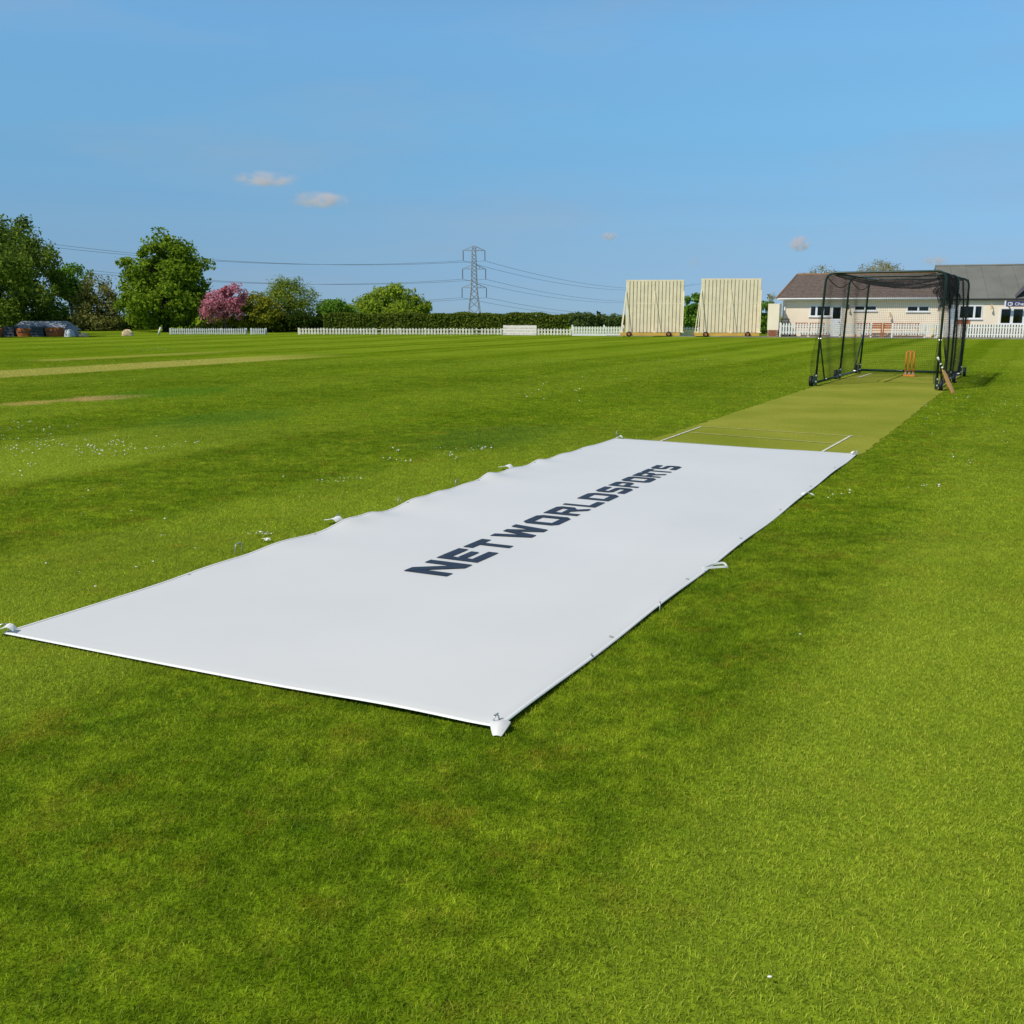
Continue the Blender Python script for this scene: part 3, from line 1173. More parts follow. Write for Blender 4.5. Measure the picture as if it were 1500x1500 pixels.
def roof_net(u, v):
    x, w = u * CL, v
    seg = abs(math.sin(u * math.pi * 2))
    sag = .10 * math.sin(w * math.pi) + .16 * seg * math.sin(w * math.pi) ** .8
    return Vector((x, -LEAN - .05 - (CW - LEAN - .1) * w, CH - .03 - sag + .015 * math.sin(u * 31 + w * 7)))


net_panel(roof_net, int(CL / PITCHN), int(CW / PITCHN), 24, 12, NR)


# surplus netting gathered into folds at the top of the right side
def bunch(u, v):
    x = .35 + u * (CL * .62)
    z = CH - .06 - v * (.62 - .20 * math.cos(u * 9))
    y = -CW + .12 + .10 * math.sin(u * 46) * (.4 + v) + .05 * math.sin(v * 9 + u * 12)
    return Vector((x, y, z))


net_panel(bunch, 120, 26, 90, 6, .0030, 'gathered_net')


def bunch_front(u, v):
    return Vector((.04 + .05 * math.sin(u * 17), -CW + .07 - .07 * u + .02 * math.sin(v * 9), CH - .05 - v * (CH - .2)))


net_panel(bunch_front, 10, 44, 4, 12, .0022, 'gathered_net')

# drawn skirt cord under the roof edge at the left
dc = MB()
for i in range(2):
    x0, x1 = STN[i], STN[i + 1]
    dc.tube([(x0 + (x1 - x0) * k / 10, -.14, CH - .10 - .20 * math.sin(math.pi * k / 10)) for k in range(11)], .010, 5)
dc.build('net_cord', M['net'], cage)

# ------------------------------------------------------------------ stumps and bat
sp = gnd(1331.5, 552)
STS = .94
stumps = empty('stump_set', (sp.x, sp.y, .014), CA)
stumps.scale = (STS, STS, STS)
tag(stumps, 'orange set of three stumps on a sprung base inside the cage', 'stumps')
for y in (-.105, 0, .105):
    m_ = MB()
    m_.tube([(0, y, .05), (0, y, .60), (0, y, .68), (0, y, .70)], .029, 10, .027)
    m_.build('stump', M['stump'], stumps, True)
for y in (-.053, .053):
    MB().tube([(0, y - .052, .715), (0, y - .02, .718), (0, y + .02, .718), (0, y + .052, .715)], .012, 8).build('bail', M['stump'], stumps, True)
MB().box((-.04, -.16, 0), (.04, .16, .05)).build('base', M['stump'], stumps)
for y in (-.105, 0, .105):
    MB().disc((0, y, .085), (0, 0, 1), .031, .05, 10).build('spring_collar', M['bolt'], stumps)

toe = gnd(1397, 576)
fr = gnd(1381, 571)
top_pt = at(1377, 531, 21.95)
lean_d = (top_pt - toe)
bat = empty('cricket_bat', (toe.x, toe.y, .0))
tag(bat, 'wooden cricket bat with white banded handle leaning on the right front post', 'cricket bat')
zax = (top_pt - Vector((toe.x, toe.y, 0))).normalized()
face = Vector((.60, -.78, 0))
face = (face - zax * face.dot(zax)).normalized()
xax = face.cross(zax).normalized()
bat.matrix_world = Matrix((( xax.x, face.x, zax.x, toe.x), (xax.y, face.y, zax.y, toe.y), (xax.z, face.z, zax.z, 0.0), (0, 0, 0, 1)))
bl = MB()
prof = [(0.0, .048, .030), (.02, .054, .046), (.20, .054, .062), (.40, .053, .050), (.52, .050, .036), (.565, .030, .030), (.58, .018, .018)]
ring = []
for (z, w, d) in prof:
    ring += [(-w, -.006, z), (-w, .006, z), (w, .006, z), (w, -.006, z), (0.012, -d, z), (-.012, -d, z)]
fcs = []
for i in range(len(prof) - 1):
    for k in range(6):
        fcs.append((i * 6 + k, i * 6 + (k + 1) % 6, (i + 1) * 6 + (k + 1) % 6, (i + 1) * 6 + k))
fcs += [tuple(reversed(range(6))), tuple((len(prof) - 1) * 6 + k for k in range(6))]
bl.add(ring, fcs)
bl.build('blade', M['willow'], bat)
MB().box((-.05, -.045, -.004), (.05, .007, .035)).build('toe_guard', M['bat_back'], bat)
MB().tube([(0, 0, .565), (0, 0, .90)], .018, 10).build('handle', M['rubber'], bat, True)
for a, b in ((.60, .64), (.69, .72), (.80, .88)):
    MB().tube([(0, 0, a), (0, 0, b)], .0215, 10).build('grip_band', M['grip_white'], bat, True)

# ------------------------------------------------------------------ sightscreens
def box_mesh(name, a, b):
    m_ = MB().box(a, b)
    me_ = bpy.data.meshes.new(name)
    me_.from_pydata(m_.v, [], m_.f)
    return me_


def sightscreen(px0, px1, py_top, py_base, rail0, rail1, wheels, Y, label, lean_px):
    a, b = at(px0, py_base, Y), at(px1, py_base, Y - .3)
    base = Vector((a.x, a.y, 0))
    d = Vector((b.x - a.x, b.y - a.y, 0))
    w = d.length
    top = at(px0, py_top, Y).z
    e = empty('sightscreen', base, math.atan2(d.y, d.x))
    tag(e, label, 'sightscreen', 'sightscreens standing in front of the picket fence')
    nb = 16
    sp_ = w / nb
    z0, zm = .28, .28 + (top - .28) * .545
    MB().box((0, .085, z0), (w, .10, top - .03)).build('backing', M['cream_board'], e)
    lower = box_mesh('board', (0, 0, 0), (sp_ * .76, .05, zm - z0))
    upper = box_mesh('board', (0, 0, 0), (sp_ * .76, .05, top - zm - .02))
    for me_ in (lower, upper):
        me_.materials.append(M['cream_board'])
    for i in range(nb):
        o = link('board', lower, None, e)
        o.location = (i * sp_ + sp_ * .115, 0, z0)
        o = link('board', upper, None, e)
        o.location = (i * sp_ + sp_ * .115, -.004, zm + .02)
    MB().box((0, -.005, zm - .03), (w, .055, zm + .03)).build('cross_rail', M['cream_board'], e)
    MB().box((-.02, .102, top - .05), (w + .02, .14, top)).build('top_rail', M['cream_board'], e)
    k = w / (px1 - px0)
    r0, r1 = (rail0 - px0) * k, (rail1 - px0) * k
    MB().box((r0, -.85, .06), (r1, -.72, .27)).build('skid_rail', M['yellow_rail'], e)
    MB().box((r0 + .05, .85, .06), (r1, .97, .27)).build('skid_rail', M['yellow_rail'], e)
    for xx in ((wheels[0] - px0) * k, (wheels[1] - px0) * k):
        for y in (-.9, .98):
            wh = MB().disc((xx, y, .17), (0, 1, 0), .19, .09, 18).build('wheel', M['rubber'], e, True)
            MB().disc((xx, y - .012, .17), (0, 1, 0), .10, .10, 12).build('rim', M['orange_wood'], wh)
    for xx in (lean_px * k, w * .5, w * .985):
        MB().box((xx - .05, -.85, .27), (xx + .05, .97, .33)).build('cross_bearer', M['cream_board'], e)
    # raking props front and back
    for (xt, xb) in ((.02, lean_px * k), (w * .5, w * .46), (w * 1.0, w * .975)):
        MB().tube([(xt, -.03, top * .80), (xb, -.78, .30)], .032 if xt != w * .5 else .022, 6).build('prop', M['cream_board'], e)
        MB().tube([(xt, .10, top * .80), (xb, .90, .30)], .045, 6).build('prop', M['cream_board'], e)
    return e


sightscreen(916, 1000, 410, 492, 908, 994, (920.5, 978), 72.0, 'cream boarded sightscreen, the left one, standing nearer the hedge', -6)
sightscreen(1025, 1112, 408, 492.5, 1016, 1109, (1031.5, 1092), 71.0, 'cream boarded sightscreen, the right one, standing nearer the pavilion', -5)


# ------------------------------------------------------------------ picket fences
def picket_mesh(w, z0, z1, t=.022, mat=None):
    m_ = MB()
    h = w * .55
    prof_ = [(0, z0), (w, z0), (w, z1 - h), (w / 2, z1), (0, z1 - h)]
    vs = [(x, -t / 2, z) for x, z in prof_] + [(x, t / 2, z) for x, z in prof_]
    m_.add(vs, [(0, 1, 2, 3, 4), (9, 8, 7, 6, 5)] + [((i + 1) % 5, i, i + 5, (i + 1) % 5 + 5) for i in range(5)])
    me_ = bpy.data.meshes.new('picket')
    me_.from_pydata(m_.v, [], m_.f)
    me_.materials.append(mat)
    return me_


def picket_fence(a, b, n, frac, z0, z1, posts, mat, label, wob=0.0, missing=(), board=None, post_h=None):
    a, b = Vector((a.x, a.y, 0)), Vector((b.x, b.y, 0))
    d = b - a
    w = d.length
    e = empty('picket_fence', a, math.atan2(d.y, d.x))
    tag(e, label, 'fence', 'white picket fences round the ground')
    sp_ = w / n
    pm = picket_mesh(sp_ * frac, z0, z1, mat=mat)
    for i in range(n):
        if i in missing:
            continue
        o = link('picket', pm, None, e)
        o.location = (i * sp_ + sp_ * (1 - frac) / 2, -.035, random.uniform(-wob, wob))
        o.rotation_euler = (random.uniform(-1, 1) * wob * .6, random.uniform(-1, 1) * wob * .8, 0)
    for z in (z0 + (z1 - z0) * .2, z0 + (z1 - z0) * .72):
        MB().box((0, -.02, z - .03), (w, .018, z + .03)).build('rail', mat, e)
    for x in posts:
        MB().box((x * w - .055, .02, 0), (x * w + .055, .12, post_h or z1 * .98)).build('post', mat, e)
    if board:
        MB().box((0, -.06, 0), (w, -.048, board)).build('kick_board', mat, e)
    return e


PF = [0, 1 / 3, 2 / 3, 1]


def fp(px, Y0=None):
    """foot of the boundary fence at photo column px"""
    keys = [(230, 77.0), (440, 77.0), (735, 75.2), (838, 73.6), (910, 73.3), (998, 73.0), (1024, 72.6), (1143, 69.2), (1279, 67.8), (1372, 66.5), (1500, 64.6), (1560, 63.7)]
    for (p0, y0), (p1, y1) in zip(keys, keys[1:]):
        if px <= p1 or p1 == 1560:
            Y = y0 + (y1 - y0) * (px - p0) / (p1 - p0)
            break
    q = at(px, 456, Y)
    return Vector((q.x, Y, 0))


def posts_at(p0, p1, cols):
    a, b = fp(p0), fp(p1)
    return [(fp(c) - a).length / (b - a).length for c in cols]


picket_fence(fp(1143), fp(1279.5), 33, .60, .20, .97, posts_at(1143, 1279.5, [1144.3, 1186, 1232.5, 1278]), M['fence_white'], 'white picket fence in front of the left half of the pavilion', .006, post_h=1.0)
picket_fence(fp(1308), fp(1374), 17, .60, .20, .97, posts_at(1308, 1374, [1309, 1357, 1373]), M['fence_white'], 'short white picket fence from the bench gap to the roof join', .006)
picket_fence(fp(1374.6), fp(1545), 42, .62, .10, .95, posts_at(1374.6, 1545, [1376, 1418, 1460, 1502, 1543]), M['fence_white'], 'white picket fence below the sign at the right picture edge', .006)
picket_fence(fp(247), fp(359), 34, .52, .03, .50, PF, M['fence_shaded'], 'low white picket fence under the pink blossom tree', .014)
picket_fence(fp(366), fp(388), 7, .60, .03, .50, [0, 1], M['fence_shaded'], 'short broken run of low picket fence before the olive bush', .014)
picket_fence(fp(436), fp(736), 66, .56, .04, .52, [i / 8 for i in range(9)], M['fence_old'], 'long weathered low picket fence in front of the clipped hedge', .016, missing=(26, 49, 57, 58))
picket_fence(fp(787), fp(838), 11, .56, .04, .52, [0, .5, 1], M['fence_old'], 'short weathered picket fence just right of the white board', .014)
picket_fence(fp(838.5), fp(914), 19, .58, .18, .68, [0, .62, 1], M['fence_white'], 'taller white picket fence with kick board left of the sightscreens', .008, board=.16, post_h=.78)
picket_fence(fp(997), fp(1026), 7, .58, .15, .66, [0, 1], M['fence_white'], 'short white picket fence seen between the two sightscreens', .008, board=.13)

# notice board tied to the fence
a, b = fp(737), fp(786)
nb_ = empty('notice_board', (a.x, a.y - .12, 0), math.atan2(b.y - a.y, b.x - a.x))
tag(nb_, 'white notice board with faded writing standing against the long picket fence', 'board')
nm, nnt, nbs = new_mat('faded_print')
ngo = nnt.nodes.new('ShaderNodeTexCoord')
nmp = nnt.nodes.new('ShaderNodeMapping')
nmp.inputs['Scale'].default_value = (9, 1, 3)
nnt.links.new(ngo.outputs['Object'], nmp.inputs[0])
nno = nnt.nodes.new('ShaderNodeTexNoise')
nno.inputs['Scale'].default_value = 1.6
nno.inputs['Detail'].default_value = 3
nnt.links.new(nmp.outputs[0], nno.inputs['Vector'])
nwv = nnt.nodes.new('ShaderNodeTexWave')
nwv.bands_direction = 'Z'
nwv.inputs['Scale'].default_value = 1.5
nnt.links.new(ngo.outputs['Object'], nwv.inputs['Vector'])
nml = nnt.nodes.new('ShaderNodeMath')
nml.operation = 'MULTIPLY'
nnt.links.new(nno.outputs[0], nml.inputs[0])
nnt.links.new(nwv.outputs[1], nml.inputs[1])
nrp = nnt.nodes.new('ShaderNodeValToRGB')
nrp.color_ramp.elements[0].position = .34
nrp.color_ramp.elements[0].color = (.78, .74, .68, 1)
nrp.color_ramp.elements[1].position = .55
nrp.color_ramp.elements[1].color = (.50, .32, .27, 1)
nnt.links.new(nml.outputs[0], nrp.inputs[0])
nnt.links.new(nrp.outputs[0], nbs.inputs['Base Color'])
nbw = (b - a).length
MB().box((0, 0, .02), (nbw, .03, .74)).build('board', nm, nb_)
for x in (.15, nbw - .15):
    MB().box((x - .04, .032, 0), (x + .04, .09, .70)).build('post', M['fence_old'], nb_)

# ------------------------------------------------------------------ pavilion
FA, FB = fp(1143), fp(1500)
fdir = (FB - FA).normalized()
BACK = Vector((-fdir.y, fdir.x, 0))
SET = 3.2
borg = FA + BACK * SET
pav = empty('pavilion', borg, math.atan2(fdir.y, fdir.x))
tag(pav, 'long cream rendered pavilion with a brown tiled roof and a grey sheeted roof', 'building')
o2 = borg.xy
fd2 = fdir.xy


def fx(px):
    """local x on the facade for photo column px"""
    d = ray(px, 470)
    dx, dy = d.x, d.y
    # k*(dx,dy) = o2 + s*fd2
    det = dx * (-fd2.y) + fd2.x * dy
    k = (o2.x * (-fd2.y) + fd2.x * o2.y) / det
    return (k * dx - o2.x) / fd2.x


def fz(px, py):
    s_ = fx(px)
    q = o2 + fd2 * s_
    d = ray(px, py)
    return CAM_H + d.z * q.y / d.y


EAVE = 2.52
XJ = fx(1374)           # where the two halves meet
XR = fx(1585)


def wall_mesh(x0, x1, z0, z1, holes, y=0.0, depth=.12):
    xs_ = sorted({x0, x1, *[h[0] for h in holes], *[h[1] for h in holes]})
    zs_ = sorted({z0, z1, *[h[2] for h in holes], *[h[3] for h in holes]})
    m_ = MB()
    for i in range(len(xs_) - 1):
        for j in range(len(zs_) - 1):
            cx, cz = (xs_[i] + xs_[i + 1]) / 2, (zs_[j] + zs_[j + 1]) / 2
            if any(h[0] < cx < h[1] and h[2] < cz < h[3] for h in holes):
                continue
            m_.add([(xs_[i], y, zs_[j]), (xs_[i + 1], y, zs_[j]), (xs_[i + 1], y, zs_[j + 1]), (xs_[i], y, zs_[j + 1])], [(0, 1, 2, 3)])
    for (a_, b_, c_, d_) in holes:
        p = [(a_, c_), (b_, c_), (b_, d_), (a_, d_)]
        for k in range(4):
            q, r_ = p[k], p[(k + 1) % 4]
            m_.add([(q[0], y, q[1]), (r_[0], y, r_[1]), (r_[0], y + depth, r_[1]), (q[0], y + depth, q[1])], [(3, 2, 1, 0)])
    return m_


def window(x0, x1, z0, z1, panes, fw=.07, curtain=(), sill=True, y=-.03, name='window'):
    """frame in its opening; panes are (xa, xb) spans; curtains hang behind the glass"""
    m_ = MB()
    edges = sorted(panes)
    m_.box((x0, y, z0), (x1, y + .06, z0 + fw))
    m_.box((x0, y, z1 - fw), (x1, y + .06, z1))
    xs_ = [x0] + [q for p in edges for q in p] + [x1]
    for i in range(0, len(xs_), 2):
        m_.box((xs_[i], y + .001, z0 + fw), (xs_[i + 1], y + .061, z1 - fw))
    fr_ = m_.build(name, M['upvc'], pav)
    for (a_, b_) in edges:
        MB().box((a_ - .005, y + .025, z0 + fw - .005), (b_ + .005, y + .031, z1 - fw + .005)).build('pane', M['glass'], fr_)
    for (a_, b_) in curtain:
        cmb = MB()
        n_ = 8
        cmb.add([(a_ + (b_ - a_) * i / n_, y + .16 + (.02 if i % 2 else 0), z) for i in range(n_ + 1) for z in (z0, z1)],
                [(2 * i, 2 * i + 2, 2 * i + 3, 2 * i + 1) for i in range(n_)])
        cmb.build('curtain', M['curtain'], fr_)
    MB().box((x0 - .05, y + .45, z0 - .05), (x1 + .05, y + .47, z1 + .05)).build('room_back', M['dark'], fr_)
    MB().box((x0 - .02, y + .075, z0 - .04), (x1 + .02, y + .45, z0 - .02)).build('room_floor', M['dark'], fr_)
    if sill:
        MB().box((x0 - .06, y - .05, z0 - .06), (x1 + .06, y + .02, z0 - .003)).build('sill', M['upvc'], fr_)
    return fr_


def X(*p):
    return [fx(q) for q in p]


wA = (*X(1185.3, 1216.2), fz(1200, 463.6), fz(1200, 447.5))
dA = (*X(1217.3, 1232.6), .0, fz(1225, 448.2))
wB = (*X(1250, 1283), fz(1266, 455.2), fz(1266, 447.6))
wC = (*X(1327, 1360), fz(1342, 456.6), fz(1342, 448.2))
dB = (*X(1387.5, 1401), .0, fz(1392, 447.0))
wD = (*X(1401.8, 1437.5), fz(1420, 467.0), fz(1420, 447.2))
wE = (*X(1463.0, 1502), fz(1480, 475.5), fz(1480, 450.5))
wF = (*X(1515, 1550), fz(1530, 468.0), fz(1530, 447.5))

wall_mesh(0, XJ - .002, 0, EAVE, [wA, dA, wB, wC]).build('wall', M['cream_wall'], pav)
wall_mesh(XJ, XR, 0, EAVE - .02, [dB, wD, wE, wF], y=-.06).build('wall', M['cream_wall'], pav)
window(*wA, [X(1187, 1193.6), X(1196.6, 1203.5), X(1206.3, 1215)], curtain=[X(1187, 1191.5)])
window(*wB, [X(1251.5, 1264.8), X(1267.5, 1281.8)], fw=.06, curtain=[X(1252, 1264)])
window(*wC, [X(1328.3, 1342.5), X(1345, 1358.6)], fw=.06, curtain=[X(1346, 1358)])
window(*wD, [X(1405, 1413.5), X(1415.8, 1424.3), X(1427.3, 1436)], curtain=[X(1432, 1436)], y=-.09)
window(*wE, [X(1465.4, 1479), X(1483.3, 1497)], curtain=[X(1492, 1497)], fw=.10, y=-.09)
window(*wF, [X(1516.5, 1531), X(1534, 1548.5)], curtain=[], y=-.09)


def door(h, glass_z, name='door', pane='dark', y=-.03):
    x0, x1, z0, z1 = h
    m_ = MB()
    f_ = .09
    m_.box((x0, y, .02), (x0 + f_, y + .07, z1)).box((x1 - f_, y, .02), (x1, y + .07, z1)).box((x0 + f_, y, z1 - f_), (x1 - f_, y + .07, z1))
    m_.box((x0 + f_, y + .01, .02), (x1 - f_, y + .06, glass_z - .05))
    m_.box((x0 + f_, y + .012, glass_z - .05), (x1 - f_, y + .062, glass_z))
    d_ = m_.build(name, M['upvc'], pav)
    MB().box((x0 + f_, y + .03, glass_z), (x1 - f_, y + .036, z1 - f_)).build('pane', M['glass'] if pane == 'dark' else M['pale_blue'], d_)
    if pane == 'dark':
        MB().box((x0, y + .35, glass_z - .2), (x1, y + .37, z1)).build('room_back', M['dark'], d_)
    MB().box((x1 - .20, y - .05, 1.0), (x1 - .12, y + .008, 1.05)).build('handle', M['bolt'], d_)
    return d_


door(dA, fz(1225, 467))
door(dB, fz(1392, 468), pane='blue', y=-.09)

# the projecting pier at the left end, brick at its foot
PX0, PX1 = fx(1133) - .25, fx(1144.8) - .05
pz = fz(1138, 444.5) * .985
MB().box((PX0, -SET + .5, .48), (PX1, .0, pz)).build('end_pier', M['cream_wall'], pav)
MB().box((PX0 + .02, -SET + .52, 0), (PX1 - .02, -.002, .478)).build('plinth', M['mortar'], pav)
bw = (PX1 - PX0 - .03) / 3
bme = box_mesh('brick', (0, 0, 0), (bw - .012, .03, .066))
bme.materials.append(M['brick'])
for rr in range(6):
    for k in range(4):
        x_a = PX0 + .015 + (k - (.5 if rr % 2 else 0)) * bw
        if x_a < PX0 - .01 or x_a + bw > PX1 + .02:
            continue
        o = link('brick', bme, None, pav)
        o.location = (x_a, -SET + .493 + random.uniform(-.004, .004), .01 + rr * .078)
# side and rear walls, so that the building is solid
MB().box((0.01, .004, 0), (.16, 8.0, EAVE - .01)).build('wall', M['cream_wall'], pav)
MB().box((.0, 8.0, 0), (XR, 8.15, EAVE - .01)).build('wall', M['cream_wall'], pav)
MB().box((XR - .15, -.05, 0), (XR, 7.99, EAVE - .03)).build('wall', M['cream_wall'], pav)

# fascia and gutter
MB().box((-.35, -.36, EAVE - .02), (XJ, -.33, EAVE + .12)).build('fascia', M['upvc'], pav)
MB().box((-.35, -.33, EAVE - .02), (XJ, -.002, EAVE + .0)).build('soffit', M['white_paint'], pav)
gt = MB().tube([(-.38, -.42, EAVE + .10), (XJ, -.42, EAVE + .10)], .055, 8)
gt.build('gutter', M['upvc'], pav, True)
MB().tube([(.15, -.05, .05), (.15, -.05, EAVE - .04)], .035, 8).build('downpipe', M['upvc'], pav, True)
MB().box((XJ + .002, -.30, EAVE - .04), (XR + .2, -.22, EAVE + .10)).build('fascia', M['slate'], pav)

# brown roof: stepped courses, each lapping the one below; slightly hipped left end
RIDGE_Z, RIDGE_Y = 4.42, 4.2
HIP = 1.15
NC = 17
for i in range(NC):
    t0, t1 = i / NC, (i + 1.12) / NC
    y0, y1 = -.45 + (RIDGE_Y + .45) * t0, -.45 + (RIDGE_Y + .45) * t1
    z0, z1 = EAVE + .14 + (RIDGE_Z - EAVE - .14) * t0, EAVE + .14 + (RIDGE_Z - EAVE - .14) * t1
    xl0, xl1 = -.42 + HIP * t0, -.42 + HIP * t1
    m_ = MB()
    lift = .045
    nseg = 56
    pv_ = []
    for k in range(nseg + 1):
        f_ = k / nseg
        j_ = random.uniform(-.006, .006)
        pv_.append([(xl0 + (XJ - .01 - xl0) * f_, y0 + j_, z0), (xl0 + (XJ - .01 - xl0) * f_, y0 + j_, z0 + lift + j_), (xl1 + (XJ - .01 - xl1) * f_, y1, z1 + .004)])
    vs = [q for c_ in pv_ for q in c_]
    m_.add(vs, [(3 * k, 3 * k + 3, 3 * k + 4, 3 * k + 1) for k in range(nseg)] + [(3 * k + 1, 3 * k + 4, 3 * k + 5, 3 * k + 2) for k in range(nseg)])
    m_.build('tile_course', M['tile'], pav)
MB().add([(-.42 + HIP, RIDGE_Y, RIDGE_Z), (XJ, RIDGE_Y, RIDGE_Z), (XJ, 8.5, EAVE + .1), (-.42, 8.5, EAVE + .1)], [(0, 1, 2, 3)]).build('rear_roof', M['tile'], pav)
MB().add([(-.42, -.45, EAVE + .13), (-.42 + HIP, RIDGE_Y, RIDGE_Z - .01), (-.42, 8.5, EAVE + .1)], [(0, 1, 2)]).build('hip', M['tile'], pav)
MB().tube([(-.45 + HIP, RIDGE_Y, RIDGE_Z + .01), (XJ, RIDGE_Y, RIDGE_Z + .01)], .10, 8).build('ridge', M['ridge'], pav, True)
MB().tube([(-.44, -.46, EAVE + .17), (-.45 + HIP, RIDGE_Y, RIDGE_Z)], .07, 6).build('verge', M['ridge'], pav, True)

# grey sheeted roof of the right half
GZ = 4.95
gx0 = XJ - .05
nsh = 9
for k in range(nsh):
    x_a = gx0 + (XR + .3 - gx0) * k / nsh
    x_b = gx0 + (XR + .3 - gx0) * (k + 1) / nsh - .012
    m_ = MB()
    dz = .012 * (k % 2)
    m_.add([(x_a, -.35, EAVE + .10 + dz), (x_b, -.35, EAVE + .10 + dz), (x_b, 5.0, GZ + dz), (x_a, 5.0, GZ + dz), (x_a, -.35, EAVE + .06), (x_b, -.35, EAVE + .06), (x_b, 5.0, GZ - .05), (x_a, 5.0, GZ - .05)],
           [(0, 1, 2, 3), (4, 5, 1, 0), (5, 6, 2, 1), (7, 4, 0, 3)])
    m_.build('roof_sheet', M['metal_roof'], pav)
MB().add([(gx0, 5.0, GZ), (XR + .3, 5.0, GZ), (XR + .3, 9.5, EAVE), (gx0, 9.5, EAVE)], [(0, 1, 2, 3)]).build('rear_roof', M['metal_roof'], pav)
MB().add([(gx0 + .02, -.30, EAVE), (gx0 + .02, 5.0, GZ - .02), (gx0 + .02, 9.4, EAVE)], [(0, 1, 2)]).build('gable', M['slate'], pav)
MB().tube([(gx0, 5.0, GZ + .03), (XR + .3, 5.0, GZ + .03)], .07, 8).build('ridge', M['metal_roof'], pav, True)
# small slated cross gable at the right picture edge
sx0, sx1 = fx(1483), fx(1560)
smid = (sx0 + sx1) / 2
MB().add([(sx0, -.42, EAVE + .13), (smid, -.42, EAVE + 1.75), (smid, 4.2, EAVE + 1.75), (sx0, .1, EAVE + .28)], [(0, 1, 2, 3), (3, 2, 1, 0)]).build('cross_gable_roof', M['slate'], pav)
MB().add([(sx1, -.42, EAVE + .13), (smid, -.42, EAVE + 1.75), (smid, 4.2, EAVE + 1.75), (sx1, .1, EAVE + .28)], [(3, 2, 1, 0), (0, 1, 2, 3)]).build('cross_gable_roof', M['slate'], pav)

# bronze panel under the right window, brackets on the wall
MB().box((fx(1402.5), -.085, fz(1410, 476.5)), (fx(1421), -.062, fz(1410, 469.2))).build('wall_panel', M['orange_wood'], pav)
for px_, py_ in ((1241.5, 448.5), (1303, 459.5), (1450, 448)):
    m_ = MB()
    xx, zz = fx(px_), fz(px_, py_)
    yb = -.062 if px_ > 1380 else -.002
    m_.box((xx - .05, yb - .02, zz - .2), (xx + .05, yb, zz + .1))
    m_.tube([(xx, yb - .02, zz + .05), (xx, yb - .2, zz + .12), (xx, yb - .24, zz - .02)], .025, 6)
    m_.tube([(xx, yb - .24, zz - .22), (xx, yb - .24, zz)], .08, 8, .03)
    lb = m_.build('wall_lamp', M['beige'] if px_ != 1241.5 else M['dark_crate'], pav)

# sign over the glazed door
sgn = empty('sign', (0, 0, 0))
sgn.matrix_world = pav.matrix_world
sgn.location = borg
sgn.rotation_euler = (0, 0, math.atan2(fdir.y, fdir.x))
tag(sgn, 'navy sign with white lettering and round G emblem above the white glazed doors', 'sign')
sx_a, sx_b = fx(1469.5), fx(1530)
sz0, sz1 = fz(1480, 449.3), fz(1480, 441.6)
sy = -.56
MB().box((sx_a, sy, sz0), (sx_b, sy + .03, sz1)).build('panel', M['sign_navy'], sgn)
MB().box((sx_a - .10, sy - .005, sz0 - .03), (sx_a - .004, sy + .03, sz1 + .04)).build('end_cap', M['upvc'], sgn)
for xx in (sx_a + .2, sx_b - .2):
    MB().box((xx - .03, sy + .031, sz0 + .08), (xx + .03, -.062, sz0 + .16)).build('bracket', M['upvc'], sgn)


def glyph(ch, x, w, z0, z1, y, parent):
    """sign letters as bent flat strips"""
    h = z1 - z0
    t = h * .19
    G_ = {'G': [[(1, .8), (.8, 1), (.2, 1), (0, .8), (0, .2), (.2, 0), (.8, 0), (1, .2), (1, .5), (.55, .5)]],
          'C': [[(1, .8), (.8, 1), (.2, 1), (0, .8), (0, .2), (.2, 0), (.8, 0), (1, .2)]],
          'h': [[(0, 0), (0, 1)], [(0, .5), (.3, .68), (.75, .68), (1, .5), (1, 0)]],
          'e': [[(0, .36), (1, .36), (1, .55), (.75, .7), (.25, .7), (0, .55), (0, .15), (.25, 0), (.9, 0)]],
          's': [[(1, .68), (.15, .68), (0, .52), (.15, .36), (.85, .36), (1, .2), (.85, 0), (0, 0)]],
          't': [[(.4, .95), (.4, .1), (.6, 0), (1, 0)], [(0, .68), (.9, .68)]],
          'r': [[(0, 0), (0, .7)], [(0, .45), (.35, .68), (.9, .68)]]}
    m_ = MB()
    for line in G_[ch]:
        for (a_, b_) in zip(line, line[1:]):
            pa, pb = Vector((x + a_[0] * w, z0 + t / 2 + a_[1] * (h - t))), Vector((x + b_[0] * w, z0 + t / 2 + b_[1] * (h - t)))
            d_ = (pb - pa).normalized()
            n_ = Vector((-d_.y, d_.x)) * t / 2
            e_ = d_ * t * .45
            q = [pa - e_ - n_, pb + e_ - n_, pb + e_ + n_, pa - e_ + n_]
            m_.add([(p.x, y, p.y) for p in q] + [(p.x, y - .012, p.y) for p in q], [(4, 5, 6, 7), (0, 4, 7, 3), (1, 2, 6, 5), (0, 1, 5, 4), (3, 7, 6, 2)])
    o = m_.build('letter', M['upvc'], parent)
    o['label'] = 'white sign letter ' + ch
    return o


hh = sz1 - sz0
glyph('G', sx_a + .12, .26, sz0 + .05, sz1 - .05, sy - .002, sgn)
xx = sx_a + .55
for ch, w in (('C', .17), ('h', .12), ('e', .125), ('s', .115), ('t', .085), ('e', .125), ('r', .09)):
    glyph(ch, xx, w, sz0 + .08, sz1 - .07, sy - .002, sgn)
    xx += w + .05

